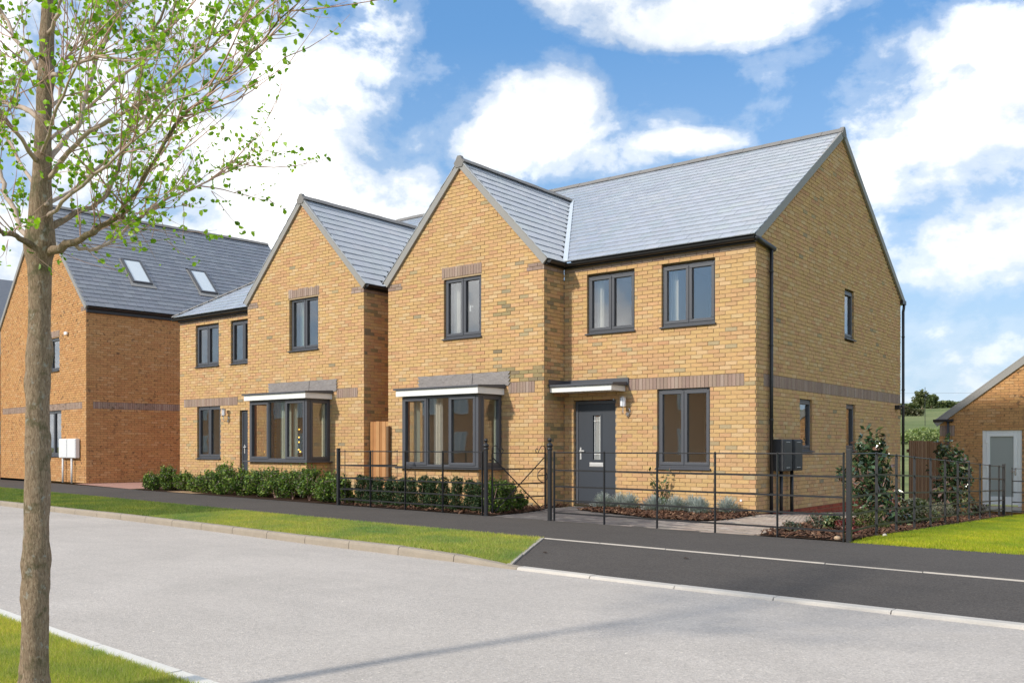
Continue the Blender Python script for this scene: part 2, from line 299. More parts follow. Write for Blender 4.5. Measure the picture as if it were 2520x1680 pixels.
class MB:
    def __init__(s): s.v = []; s.f = []; s.t = []
    def quad(s, a, b, c, d, t=None):
        i = len(s.v); s.v += [tuple(a), tuple(b), tuple(c), tuple(d)]; s.f.append((i, i+1, i+2, i+3)); s.t.append(t or (1, 1, 1))
    def poly(s, pts, t=None):
        i = len(s.v); s.v += [tuple(p) for p in pts]; s.f.append(tuple(range(i, i+len(pts)))); s.t.append(t or (1, 1, 1))
    def hexa(s, p, t=None):      # 8 points: bottom 0-3 ccw, top 4-7
        i = len(s.v); s.v += [tuple(q) for q in p]
        for f in ((0, 3, 2, 1), (4, 5, 6, 7), (0, 1, 5, 4), (1, 2, 6, 5), (2, 3, 7, 6), (3, 0, 4, 7)):
            s.f.append(tuple(i+j for j in f)); s.t.append(t or (1, 1, 1))
    def box(s, x0, x1, y0, y1, z0, z1, t=None):
        s.hexa([(x0, y0, z0), (x1, y0, z0), (x1, y1, z0), (x0, y1, z0), (x0, y0, z1), (x1, y0, z1), (x1, y1, z1), (x0, y1, z1)], t)
    def fbox(s, fr, u0, u1, w0, w1, n0, n1, t=None):
        O, U, W, Nn = fr
        P = lambda u, w_, n: O+U*u+W*w_+Nn*n
        s.hexa([P(u0, w0, n0), P(u1, w0, n0), P(u1, w1, n0), P(u0, w1, n0), P(u0, w0, n1), P(u1, w0, n1), P(u1, w1, n1), P(u0, w1, n1)], t)
    def tube(s, pts, r, n=8, t=None, cap=True):
        pts = [Vector(p) for p in pts]; rs = r if isinstance(r, (list, tuple)) else [r]*len(pts); ring = []
        ref = None
        for i, p in enumerate(pts):
            d = (pts[min(i+1, len(pts)-1)]-pts[max(i-1, 0)]).normalized()
            if ref is None: ref = d.orthogonal().normalized()
            ref = (ref-d*ref.dot(d)); ref = ref.normalized() if ref.length > 1e-6 else d.orthogonal().normalized()
            b2 = d.cross(ref); k = len(s.v)
            for j in range(n):
                a = 2*math.pi*j/n; s.v.append(tuple(p+(ref*math.cos(a)+b2*math.sin(a))*rs[i]))
            ring.append(k)
        for i in range(len(pts)-1):
            for j in range(n):
                a, b = ring[i], ring[i+1]; s.f.append((a+j, a+(j+1) % n, b+(j+1) % n, b+j)); s.t.append(t or (1, 1, 1))
        if cap:
            s.f.append(tuple(ring[0]+j for j in reversed(range(n)))); s.f.append(tuple(ring[-1]+j for j in range(n))); s.t += [t or (1, 1, 1)]*2
    def lathe(s, c, prof, n=12, t=None):
        k0 = len(s.v)
        for r, z in prof:
            for j in range(n):
                a = 2*math.pi*j/n; s.v.append((c[0]+r*math.cos(a), c[1]+r*math.sin(a), c[2]+z))
        for i in range(len(prof)-1):
            for j in range(n):
                a = k0+i*n; b = a+n; s.f.append((a+j, a+(j+1) % n, b+(j+1) % n, b+j)); s.t.append(t or (1, 1, 1))
        s.f.append(tuple(k0+j for j in reversed(range(n)))); s.f.append(tuple(k0+(len(prof)-1)*n+j for j in range(n))); s.t += [t or (1, 1, 1)]*2
    def prism(s, poly, off, t=None):   # poly: list of 3D points, off: extrusion vector
        off = Vector(off); a = [Vector(p) for p in poly]; b = [p+off for p in a]; n = len(a); i = len(s.v)
        s.v += [tuple(p) for p in a+b]; s.f.append(tuple(i+j for j in reversed(range(n)))); s.f.append(tuple(i+n+j for j in range(n)))
        for j in range(n): s.f.append((i+j, i+(j+1) % n, i+n+(j+1) % n, i+n+j))
        s.t += [t or (1, 1, 1)]*(n+2)
    def build(s, name, mat, parent=None, world=True, smooth=False, tint=False, kind=None, label=None, bevel=0.):
        me = D.meshes.new(name); me.from_pydata([tuple(map(float, v)) for v in s.v], [], s.f)
        if tint:
            a = me.attributes.new('tint', 'FLOAT_VECTOR', 'FACE'); a.data.foreach_set('vector', np.array(s.t, dtype=np.float32).ravel())
        me.update(); o = link(name, me, mat, parent, world, smooth)
        if kind: o['kind'] = kind
        if label: o['label'] = label
        if bevel:
            bv = o.modifiers.new('bevel', 'BEVEL'); bv.width = bevel; bv.segments = 2; bv.limit_method = 'ANGLE'
        return o

V3 = lambda *a: Vector(a)
Z = V3(0, 0, 1)
def frame(O, U): U = Vector(U).normalized(); return (Vector(O), U, Z.copy(), U.cross(Z))
def proj(p):
    l = p[0]*CY+p[1]*SY; d = -p[0]*SY+p[1]*CY
    return CXP+FPX*l/d, YHP-FPX*(p[2]-CAMH)/d, d

# ------------------------------------------------------------ pieces: bricks, slates, pavers
PAL_A = [((.56, .362, .168), 44), ((.555, .34, .175), 32), ((.58, .40, .215), 13), ((.52, .30, .16), 8), ((.40, .31, .18), 1.6), ((.32, .26, .165), .6)]
PAL_SIDE = PAL_A
PAL_C = [((.53, .29, .125), 60), ((.49, .255, .11), 25), ((.56, .33, .16), 12)]
PAL_BROWN = [((.335, .245, .195), 50), ((.30, .215, .175), 35), ((.375, .285, .235), 15)]
PAL_RED = [((.34, .085, .05), 60), ((.27, .07, .045), 40)]
PAL_SLATE_A = [((.355, .385, .43), 50), ((.34, .37, .415), 30), ((.375, .40, .44), 20)]
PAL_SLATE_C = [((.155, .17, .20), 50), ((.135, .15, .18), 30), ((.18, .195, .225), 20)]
def pick(pal, n):
    wts = np.array([p[1] for p in pal], float); wts /= wts.sum()
    idx = RNG.choice(len(pal), n, p=wts); c = np.array([p[0] for p in pal])[idx]
    return c*(1+RNG.uniform(-.05, .05, (n, 1)))*(1+RNG.uniform(-.02, .02, (n, 3)))

class Pieces:
    def __init__(s): s.fr = []; s.rows = []; s.pal = []
    def frame(s, fr): s.fr.append([np.array(v) for v in fr]); return len(s.fr)-1
    def add(s, fi, u0, u1, w0, w1, n0, n1, pal, full, lift=0.): s.rows.append((fi, u0, u1, w0, w1, n0, n1, 1. if full else 0., lift)); s.pal.append(pal)
    def build(s, parent, name, rest_name, mat, limit=300, shared_dim=None, test=None):
        R = np.array(s.rows); n = len(R); tint = np.zeros((n, 3))
        keys = {}
        for i, p in enumerate(s.pal): keys.setdefault(id(p), (p, []))[1].append(i)
        for p, ix in keys.values(): tint[ix] = pick(p, len(ix))
        FO = np.array([f[0] for f in s.fr]); FU = np.array([f[1] for f in s.fr]); FW = np.array([f[2] for f in s.fr]); FN = np.array([f[3] for f in s.fr])
        fi = R[:, 0].astype(int); O = FO[fi]; U = FU[fi]; W = FW[fi]; Nn = FN[fi]
        um = (R[:, 1]+R[:, 2])/2; wm = (R[:, 3]+R[:, 4])/2
        C = O+U*um[:, None]+W*wm[:, None]
        cam_v = np.array([0, 0, CAMH])-C; dist = np.linalg.norm(cam_v, axis=1); cosv = np.sum(cam_v*Nn, 1)/dist
        score = (R[:, 2]-R[:, 1])*(R[:, 4]-R[:, 3])*cosv/dist**2
        ok = (R[:, 7] > .5) & (cosv > 0)
        if test is not None: ok &= np.array([test(C[i]) for i in range(n)])
        order = np.argsort(-np.where(ok, score, -1))[:limit]; order = [i for i in order if ok[i]]
        sel = np.zeros(n, bool); sel[order] = True
        variants = {}
        for i in order:
            key = (id(s.pal[i]), round(R[i, 2]-R[i, 1], 3), round(R[i, 4]-R[i, 3], 3), round(R[i, 5], 4), round(R[i, 8], 4))
            vs = variants.setdefault(key, [])
            if len(vs) < 26:
                hu, hw = (R[i, 2]-R[i, 1])/2, (R[i, 4]-R[i, 3])/2; n0, n1, lf = R[i, 5], R[i, 6], R[i, 8]
                V = [(-hu, -hw, n0), (hu, -hw, n0), (hu, hw, n0-lf), (-hu, hw, n0-lf), (-hu, -hw, n1), (hu, -hw, n1), (hu, hw, n1-lf), (-hu, hw, n1-lf)]
                Fc = [(4, 5, 6, 7), (0, 1, 5, 4), (1, 2, 6, 5), (2, 3, 7, 6), (3, 0, 4, 7)]
                me = np_mesh(name, V, Fc, [tint[i]]*5); me.materials.append(mat); vs.append(me); k = len(vs)-1
            else: k = RNG.randint(26)
            o = D.objects.new(name, vs[k]); COL.objects.link(o)
            M = Matrix(((U[i][0], W[i][0], Nn[i][0], C[i][0]), (U[i][1], W[i][1], Nn[i][1], C[i][1]), (U[i][2], W[i][2], Nn[i][2], C[i][2]), (0, 0, 0, 1)))
            o.parent = parent; o.matrix_parent_inverse = LOC[parent].inverted() if parent in LOC else Matrix.Identity(4); o.matrix_basis = M
        rest = np.where(~sel)[0]
        if len(rest):
            r = R[rest]; o_, u_, w_, n_ = O[rest], U[rest], W[rest], Nn[rest]; m = len(rest); lf = r[:, 8]
            def P(a, b, c): return o_+u_*a[:, None]+w_*b[:, None]+n_*c[:, None]
            vs = np.stack([P(r[:, 1], r[:, 3], r[:, 5]), P(r[:, 2], r[:, 3], r[:, 5]), P(r[:, 2], r[:, 4], r[:, 5]-lf), P(r[:, 1], r[:, 4], r[:, 5]-lf),
                           P(r[:, 1], r[:, 3], r[:, 6]), P(r[:, 2], r[:, 3], r[:, 6]), P(r[:, 2], r[:, 4], r[:, 6]-lf), P(r[:, 1], r[:, 4], r[:, 6]-lf)], 1).reshape(-1, 3)
            base = np.arange(m)[:, None, None]*8
            Fc = (np.array([(4, 5, 6, 7), (0, 1, 5, 4), (1, 2, 6, 5), (2, 3, 7, 6), (3, 0, 4, 7)])[None]+base).reshape(-1, 4)
            me = np_mesh(rest_name, vs, Fc, np.repeat(tint[rest], 5, axis=0)); ob = link(rest_name, me, mat, parent); ob['kind'] = 'stuff'
        return n

def subtract(iv, cuts):
    out = list(iv)
    for a, b in cuts:
        nx = []
        for s_, e in out:
            if b <= s_ or a >= e: nx.append((s_, e)); continue
            if a > s_: nx.append((s_, a))
            if b < e: nx.append((b, e))
        out = nx
    return out

def brick_wall(PC, mort, fr, k0, k1, interval, openings=(), zones=(), pal=PAL_A, palfn=None, corner0=.01, corner1=.01, shift=0.):
    """courses k0..k1 of stretcher bond; zones = (u0,u1,z0,z1,pal,'soldier'|'course')"""
    fi = PC.frame(fr); O, U, W, Nn = fr
    for k in range(k0, k1):
        z0, z1 = k*.075, (k+1)*.075; zm = (z0+z1)/2
        iv = interval(zm)
        if not iv: continue
        op = [(a, b) for a, b, c, d in openings if c < zm < d]
        ivm = subtract(iv, op)
        for a, b in ivm:
            aa = a+corner0 if abs(a-iv[0][0]) < 1e-6 else a; bb = b-corner1 if abs(b-iv[-1][1]) < 1e-6 else b
            q = [O+U*aa+W*z0+Nn*-.01, O+U*bb+W*z0+Nn*-.01, O+U*bb+W*z1+Nn*-.01, O+U*aa+W*z1+Nn*-.01]; mort.quad(*q)
        zc = [(a, b) for a, b, c, d, p, ty in zones if c < zm < d]
        ivb = subtract(ivm, zc)
        off = shift+(.1125 if k % 2 else 0.)
        edges = set(round(x, 4) for ab in op for x in ab)
        for a, b in ivb:
            i = math.floor((a-off)/.225)
            while True:
                s0 = off+i*.225; s1 = s0+.215; i += 1
                if s0 >= b-1e-6: break
                c0, c1 = max(s0, a+(.005 if round(a, 4) not in edges and a > iv[0][0]+1e-6 else 0)), min(s1, b)
                if c1-c0 < .028: continue
                full = abs((c1-c0)-.215) < 1e-4
                deep = round(c0, 4) in edges or round(c1, 4) in edges
                pr_ = .0018*RNG.randint(0, 4)-.002
                p_ = palfn(c0, zm) if palfn else pal
                PC.add(fi, c0, c1, z0+.005, z1-.005, -.10 if deep else -.02, pr_, p_, full and not deep)
    for a, b, c, d, p, ty in zones:
        if ty == 'soldier':
            m = max(1, round((b-a)/.075)); st = (b-a)/m
            for j in range(m): PC.add(fi, a+j*st+.004, a+(j+1)*st-.004, c+.005, d-.005, -.03, .001*RNG.randint(0, 4), p, True)
        else:
            kk = round(c/.075); off = .1125 if kk % 2 else 0.
            i = math.floor((a-off)/.225)
            while off+i*.225 < b-1e-6:
                c0, c1 = max(off+i*.225, a), min(off+i*.225+.215, b); i += 1
                if c1-c0 > .03: PC.add(fi, c0, c1, c+.005, d-.005, -.03, .004, p, False)

def tiles(PC, fr, L, nrow, gauge, width, interval, pal, seed=0):
    """slates: fr W runs up the slope; interval(v) -> list of (u0,u1)"""
    fi = PC.frame(fr)
    for r in range(nrow):
        v0 = r*gauge; v1 = v0+gauge*1.08
        off = (r % 2)*width/2+seed
        for a, b in interval(v0+gauge*.5):
            i = math.floor((a-off)/width)
            while True:
                s0 = off+i*width; i += 1
                if s0 >= b: break
                c0, c1 = max(s0, a), min(s0+width-.005, b)
                if c1-c0 < .02: continue
                PC.add(fi, c0, c1, v0, min(v1, L), .002, .016+.0012*RNG.randint(0, 3), pal, abs(c1-c0-width+.005) < 1e-4 and v1 <= L, .014)

def window(parent, fr, u0, u1, z0, z1, lights, rec=.055, sill=True, vents=True, mat=M_FRAME, glass=M_GLASS, room=2.4, name='window', curtain=None, handle=None, pw=.055, sash=.058):
    """z0 = underside of sill, frame starts .045 above. lights = list of (width share, opens)"""
    zf = z0+(.045 if sill else 0.)
    m = MB(); fb = lambda a, b, c, d, n0, n1: m.fbox(fr, a, b, c, d, n0, n1)
    n0, n1 = -rec-.07, -rec
    fb(u0, u1, z1-pw, z1, n0, n1); fb(u0, u1, zf, zf+pw, n0, n1)
    fb(u0, u0+pw, zf+pw, z1-pw, n0, n1); fb(u1-pw, u1, zf+pw, z1-pw, n0, n1)
    tot = sum(l[0] for l in lights); iw = (u1-u0)-2*pw-(len(lights)-1)*.045
    cur = u0+pw; cells = []
    for i, (sh, op) in enumerate(lights):
        wd = iw*sh/tot; cells.append((cur, cur+wd, op)); cur += wd
        if i < len(lights)-1: fb(cur, cur+.045, zf+pw, z1-pw, n0, n1-.001); cur += .045
    wo_ = m.build(name, mat, parent, bevel=.004)
    for a, b, op in cells:
        if op:
            s_ = MB(); a2, b2, c2, d2 = a-.018, b+.018, zf+pw-.018, z1-pw+.018
            for q in ((a2, b2, d2-sash, d2), (a2, b2, c2, c2+sash), (a2, a2+sash, c2+sash, d2-sash), (b2-sash, b2, c2+sash, d2-sash)): s_.fbox(fr, *q, n0+.01, n1+.014)
            s_.build('casement', mat, wo_, bevel=.006); ga, gb, gc, gd = a2+sash, b2-sash, c2+sash, d2-sash
        else: ga, gb, gc, gd = a, b, zf+pw, z1-pw
        g = MB(); tl = RNG.uniform(-.004, .004); g.fbox(fr, ga-.01, gb+.01, gc-.01, gd+.01, n1-.034, n1-.028); g.v = [tuple(Vector(q)+fr[3]*(tl*(((Vector(q)-fr[0]).dot(fr[1])-ga)/(gb-ga)-.5)*2)) for q in g.v]; g.build('pane', glass, wo_)
        if vents and op:
            v = MB(); v.fbox(fr, a+.04, b-.02, z1-.034, z1-.020, n1, n1+.014); v.build('trickle_vent', mat, wo_)
    if sill:
        s_ = MB(); O, U, W, Nn = fr
        P = lambda u, zz, n: O+U*u+W*zz+Nn*n
        prof = [(-rec-.07, 0), (.048, 0.), (.052, .006), (.052, .022), (-rec, .045), (-rec-.07, .045)]
        s_.prism([P(u0-.02, z0+zz, n) for n, zz in prof], U*((u1-u0)+.04)); s_.build('window_sill', mat, wo_)
    if handle:
        h = MB(); uh = handle
        h.fbox(fr, uh-.012, uh+.012, (zf+z1)/2-.09, (zf+z1)/2+.03, n0-.02, n0-.005); h.fbox(fr, uh, uh+.05, (zf+z1)/2-.0, (zf+z1)/2+.02, n0-.05, n0-.03)
        h.build('window_handle', M_WHITE, wo_)
    if room:
        r = MB(); O, U, W, Nn = fr; P = lambda u, zz, n: O+U*u+W*zz+Nn*n
        a, b, c, d = u0-.24, u1+.24, z0-.35, z1+.2; e, f = -rec-.075, -rec-room
        r.quad(P(a, c, f), P(b, c, f), P(b, d, f), P(a, d, f)); r.quad(P(a, c, e), P(a, c, f), P(a, d, f), P(a, d, e)); r.quad(P(b, c, f), P(b, c, e), P(b, d, e), P(b, d, f))
        r.quad(P(a, d, e), P(a, d, f), P(b, d, f), P(b, d, e)); r.quad(P(a, c, f), P(a, c, e), P(b, c, e), P(b, c, f))
        for q in ((a, u0+.01, c, d), (u1-.01, b, c, d), (u0, u1, z1-.01, d), (u0, u1, c, z0+.03)): r.quad(P(q[0], q[2], e), P(q[1], q[2], e), P(q[1], q[3], e), P(q[0], q[3], e))
        r.build('room_interior', M_ROOM, wo_)
    if curtain:
        for ca, cb, cm in curtain:
            c = MB(); nseg = max(4, int((cb-ca)/.03)); O, U, W, Nn = fr
            for i in range(nseg):
                a = ca+(cb-ca)*i/nseg; b = ca+(cb-ca)*(i+1)/nseg; fa = -rec-.22-.03*math.sin(i*1.9); fb_ = -rec-.22-.03*math.sin((i+1)*1.9)
                c.quad(O+U*a+W*(z0-.1)+Nn*fa, O+U*b+W*(z0-.1)+Nn*fb_, O+U*b+W*(z1+.05)+Nn*fb_, O+U*a+W*(z1+.05)+Nn*fa)
            c.build('curtain', cm, wo_, smooth=True)
    return wo_

def reveal(mort, fr, u0, u1, z0, z1, n1=-.13):
    u0 -= .006; u1 += .006; z0 -= .004; z1 += .006
    O, U, W, Nn = fr; P = lambda u, zz, n: O+U*u+W*zz+Nn*n
    mort.quad(P(u0, z0, -.01), P(u0, z1, -.01), P(u0, z1, n1), P(u0, z0, n1)); mort.quad(P(u1, z1, -.01), P(u1, z0, -.01), P(u1, z0, n1), P(u1, z1, n1))
    mort.quad(P(u0, z1, -.01), P(u1, z1, -.01), P(u1, z1, n1), P(u0, z1, n1)); mort.quad(P(u1, z0, -.01), P(u0, z0, -.01), P(u0, z0, n1), P(u1, z0, n1))

def bay_window(parent, PC, mort, x0, x1, y0, yw, zb, zt, zbase, muls, curtains, fl, fw=None):
    """box bay: frame x0..x1, front face y0, wall plane yw; zb sill level, zt head, fl=(x0,x1,z) flashing"""
    fr = frame((0, y0, 0), (1, 0, 0)); frs = frame((x1, 0, 0), (0, 1, 0)); frl = frame((x0, 0, 0), (0, -1, 0))
    pw = .06
    m = MB()
    for q in ((x0, x1, zt-.055, zt), (x0, x1, zb, zb+.06), (x0, x0+pw, zb+.06, zt-.055), (x1-.09, x1, zb+.06, zt-.055)): m.fbox(fr, *q, -.07, 0)
    for a in muls: m.fbox(fr, a-.022, a+.022, zb+.06, zt-.055, -.07, -.001)
    for q in ((y0+.071, yw-.002, zt-.055, zt), (y0+.071, yw-.002, zb, zb+.06), (y0+.071, y0+.13, zb+.06, zt-.055), (yw-.06, yw-.002, zb+.06, zt-.055)):
        m.fbox(frs, *q, -.07, 0); m.fbox(frl, -q[1], -q[0], q[2], q[3], -.07, 0)
    bw = m.build('bay_window', M_FRAME, parent, bevel=.004)
    xs = [x0+pw]+[v for a in muls for v in (a-.022, a+.022)]+[x1-.09]
    def light(frm, a, b, op):
        c, d = zb+.06, zt-.055
        if op:
            s_ = MB(); a2, b2, c2, d2 = a-.016, b+.016, c-.016, d+.016; w_ = .058
            for q in ((a2, b2, d2-w_, d2), (a2, b2, c2, c2+w_), (a2, a2+w_, c2+w_, d2-w_), (b2-w_, b2, c2+w_, d2-w_)): s_.fbox(frm, *q, -.06, .014)
            s_.build('casement', M_FRAME, bw, bevel=.006); a, b, c, d = a2+w_, b2-w_, c2+w_, d2-w_
            v = MB(); v.fbox(frm, a, b, zt-.032, zt-.018, 0, .013); v.build('trickle_vent', M_FRAME, bw)
        g = MB(); g.fbox(frm, a-.01, b+.01, c-.01, d+.01, -.036, -.03); g.build('pane', M_GLASS, bw)
    light(fr, xs[0], xs[1], True); light(fr, xs[2], xs[3], False); light(fr, xs[4], xs[5], True)
    light(frs, y0+.13, yw-.06, True); light(frl, -(yw-.06), -(y0+.13), True)
    # sill, roof and fascia
    s_ = MB()
    s_.box(x0-.13, x1+.10, y0-.095, y0-.0, zb-.032, zb-.004); s_.box(x1+.0005, x1+.10, y0+.0005, yw-.003, zb-.032, zb-.004); s_.box(x0-.13, x0-.0005, y0+.0005, yw-.003, zb-.032, zb-.004); s_.box(x0, x1, y0+.0005, yw-.003, zb-.03, zb-.001)
    s_.build('window_sill', M_FRAME, bw, bevel=.008)
    fa = MB(); fa.box(x0-.08, x1+.078, y0-.109, yw-.003, zt+.003, zt+.135); fa.build('fascia_board', M_WHITE, bw, bevel=.004)
    rf = MB(); rf.hexa([(x0-.12, y0-.15, zt+.136), (x1+.115, y0-.15, zt+.136), (x1+.115, yw-.004, zt+.136), (x0-.12, yw-.004, zt+.136),
                        (x0-.12, y0-.15, zt+.168), (x1+.115, y0-.15, zt+.168), (x1+.115, yw-.004, zt+.215), (x0-.12, yw-.004, zt+.215)]); rf.build('bay_roof', M_FRAME, bw, bevel=.004)
    L = MB(); fx0, fx1, ft = fl; ys = yw-.012; nn = 16
    top = [fx0+(fx1-fx0)*i/nn for i in range(nn+1)]
    for i in range(nn):
        a, b = top[i], top[i+1]; dz0, dz1 = .006*math.sin(i*2.1), .006*math.sin((i+1)*2.1); dn = .004*math.sin(i*1.3); dn1 = .004*math.sin((i+1)*1.3)
        L.quad((a, ys-.004+dn, zt+.19), (b, ys-.004+dn1, zt+.19), (b, ys-.006, ft+dz1), (a, ys-.006, ft+dz0))
    for sgn, ex in ((-1, fx0), (1, fx1)):
        hh = (ft-zt-.19)/4
        for j in range(4):
            z0_ = zt+.19+j*hh; L.poly([(ex, ys-.005, z0_), (ex+sgn*.012, ys-.012, z0_+hh*.25), (ex+sgn*.055, ys-.01, z0_+hh*.9), (ex, ys-.005, z0_+hh)][::sgn])
    L.build('lead_flashing', M_LEAD, bw)
    sm = MB(); sx = fx0+(fx1-fx0)*.62; sm.tube([(sx-.03, ys-.012, zt+.2), (sx, ys-.012, ft)], .007, 5); sm.build('lead_seam', M_LEAD, bw)
    # brick plinth
    H_ = zb-.035; kk = int(round((H_-zbase)/.075))
    frp = frame((0, y0, zbase), (1, 0, 0)); brick_wall(PC, mort, frp, 0, kk, lambda z: [(x0, x1)])
    frq = frame((x1, 0, zbase), (0, 1, 0)); brick_wall(PC, mort, frq, 0, kk, lambda z: [(y0+.02, yw)])
    # room seen through the glass
    r = MB(); yb = yw+2.6; zc0, zc1 = zbase-.02, zt+.25
    r.quad((x0-.4, yb, zc0), (x1+.4, yb, zc0), (x1+.4, yb, zc1), (x0-.4, yb, zc1))
    r.quad((x0-.4, yw+.05, zc0), (x0-.4, yb, zc0), (x0-.4, yb, zc1), (x0-.4, yw+.05, zc1)); r.quad((x1+.4, yb, zc0), (x1+.4, yw+.05, zc0), (x1+.4, yw+.05, zc1), (x1+.4, yb, zc1))
    r.quad((x0-.4, yw+.05, zc0), (x1+.4, yw+.05, zc0), (x1+.4, yb, zc0), (x0-.4, yb, zc0)); r.quad((x0-.4, yw+.05, zc1), (x0-.4, yb, zc1), (x1+.4, yb, zc1), (x1+.4, yw+.05, zc1))
    for a, b in ((x0-.4, x0+.02), (x1-.02, x1+.4)): r.quad((a, yw+.06, zc0), (b, yw+.06, zc0), (b, yw+.06, zc1), (a, yw+.06, zc1))
    r.quad((x0, yw+.06, zt+.0), (x1, yw+.06, zt+.0), (x1, yw+.06, zc1), (x0, yw+.06, zc1))
    r.quad((x0+.02, y0+.075, zb-.0), (x1-.02, y0+.075, zb-.0), (x1-.02, yw+.3, zb-.0), (x0+.02, yw+.3, zb-.0))
    r.build('room_interior', M_ROOM, bw)
    for ca, cb, yy, cm in curtains:
        c = MB(); nseg = max(4, int(abs(cb-ca)/.03))
        for i in range(nseg):
            a = ca+(cb-ca)*i/nseg; b = ca+(cb-ca)*(i+1)/nseg; ya = yy+.03*math.sin(i*1.9); yb_ = yy+.03*math.sin((i+1)*1.9)
            c.quad((a, ya, zb+.002), (b, yb_, zb+.002), (b, yb_, zt-.01), (a, ya, zt-.01))
        c.build('curtain', cm, bw, smooth=True)
    return bw

def gutter(parent, x0, x1, y, z, along='x', c=None):
    m = MB(); n = 8; r = .058
    prof = [(r*math.cos(math.pi+math.pi*j/n), r*math.sin(math.pi+math.pi*j/n)) for j in range(n+1)]+[(r-.008, .0), (-(r-.008), .0)]
    if along == 'x': m.prism([(x0, y+a, z+b) for a, b in prof], (x1-x0, 0, 0))
    else: m.prism([(y+a, x0, z+b) for a, b in prof], (0, x1-x0, 0))
    o = m.build('gutter', M_BLACK, parent, smooth=False)
    b = MB(); k = x0+.5
    while k < x1:
        if along == 'x': b.prism([(k, y+a*1.12, z+bb*1.12+.002) for a, bb in prof], (.035, 0, 0))
        else: b.prism([(y+a*1.12, k, z+bb*1.12+.002) for a, bb in prof], (0, .035, 0))
        k += .95
    if b.v: b.build('gutter_bracket', M_BLACK, o)
    return o

def ridge_tiles(parent, p0, p1, half=.15, drop=.11, ln=.45, name='ridge_tile'):
    p0, p1 = Vector(p0), Vector(p1); d = (p1-p0); L = d.length; d.normalize(); s_ = d.cross(Z).normalized(); n = max(1, round(L/ln)); st = L/n
    base = MB()
    pts = [(-half, -drop), (-half*.35, -.012), (0, .012), (half*.35, -.012), (half, -drop), (half-.02, -drop-.006), (0, -.02), (-half+.02, -drop-.006)]
    base.prism([s_*a+Z*b for a, b in pts], d*(st-.006))
    me = None
    for i in range(n):
        if me is None: o = base.build(name, M_RIDGE, parent, world=False); me = o.data
        else: o = D.objects.new(name, me); COL.objects.link(o); o.parent = parent
        o.matrix_parent_inverse = LOC[parent].inverted(); o.location = p0+d*(i*st)+Z*(.004*(i % 2))
    return me
def bar(m, a, b, s_, up, hw, t, lift=0.):
    """box from a to b; s_ width direction half width hw, up direction thickness t"""
    a, b = Vector(a), Vector(b)
    m.hexa([a-s_*hw, b-s_*hw, b+s_*hw, a+s_*hw, a-s_*hw+up*t, b-s_*hw+up*t, b+s_*hw+up*t, a+s_*hw+up*t])
def verge(parent, a, b, nrm, name='verge_trim', wd=.13, seg=None):
    """dry verge along the slope a->b on a wall facing nrm"""
    a, b = Vector(a), Vector(b); d = (b-a).normalized(); up = nrm.cross(d); up = up if up.z > 0 else -up
    m = MB(); m.hexa([a-up*wd, b-up*wd, b-up*wd+nrm*.055, a-up*wd+nrm*.055, a+up*.02, b+up*.02, b+up*.02+nrm*.055, a+up*.02+nrm*.055])
    n = int((b-a).length/.6)
    return m.build(name, M_VERGE, parent, bevel=.005)
def downpipe(parent, x, y, z0, z1, wall_n):
    m = MB(); m.tube([(x, y, z0), (x, y, z1)], .034, 10); o = m.build('downpipe', M_BLACK, parent, smooth=True)
    k = z0+.35
    while k < z1-.2:
        c = MB(); c.tube([(x, y, k), (x, y, k+.03)], .041, 10); nb = Vector(wall_n); c.tube([(x-.02*nb.y, y-.05, k+.015), (x, y, k+.015), (x, y+.05, k+.015)] if abs(wall_n[0]) > .5 else [(x-.06, y, k+.015), (x+.06, y, k+.015)], .008, 5)
        c.build('pipe_clip', M_BLACK, o); k += 1.32
    return o
def wall_lamp(parent, x, y, z):
    m = MB(); m.lathe((x, y-.14, z-.05), [(.045, 0), (.052, .005), (.052, .17), (.045, .175)], 14); o = m.build('wall_lamp', M_OPAL, parent, smooth=False)
    c = MB(); c.lathe((x, y-.14, z+.125), [(.02, .02), (.085, .006), (.09, 0), (.0, -.002)], 16); c.lathe((x, y-.14, z-.075), [(.03, 0), (.055, .02), (.055, .03), (.0, .032)], 12)
    for a in range(4): an = a*math.pi/2+.4; c.tube([(x+.058*math.cos(an), y-.14+.058*math.sin(an), z-.05), (x+.058*math.cos(an), y-.14+.058*math.sin(an), z+.125)], .003, 4)
    c.tube([(x, y-.14, z-.075), (x, y-.14, z-.17), (x, y-.13, z-.2), (x+.03, y-.06, z-.215), (x+.035, y-.02, z-.2)], .009, 6)
    arc = [(x+.035+.055*math.sin(t), y-.03, z-.15+.07*math.cos(t)) for t in np.linspace(-.4, 3.3, 9)]; c.tube(arc, .007, 5)
    c.build('lamp_bracket', M_CHROME, o); d = MB(); d.tube([(x+.035, y-.001, z-.2), (x+.035, y-.03, z-.2)], .045, 12); d.build('lamp_wall_plate', M_CHROME, o); return o

# ------------------------------------------------------------ terrain and street surfaces
def lerp(a, b, t): return a+(b-a)*t
def clamp(v, a=0., b=1.): return max(a, min(b, v))
def tz(x, y):
    """finished ground level: flat along the street, falling away to the rear right"""
    t = clamp((x+6.5)/2.6); y0 = lerp(15.3, 12.2, t); k = lerp(.045, .036, t)
    if x < -8: k *= clamp((x+16)/8.)
    return -k*min(max(0., y-y0), 20.)
XK = [-90, -45, -30, -20.9, -18.5, -15.56, -12.6, -9.63, -8.3, -7.03, -6.1, -5.3, -4.5, -3.72, -2.94, -1.15, 40]
YK = [17.0, 11.5, 9.75, 8.92, 8.74, 8.52, 8.24, 7.90, 7.78, 7.67, 7.57, 7.50, 7.44, 7.38, 7.33, 7.24, 5.0]
XP = [-90, -45, -30, -24.7, -19.5, -13.66, -10.75, -7.06, -4.83, -2.58, -1.45, 40]
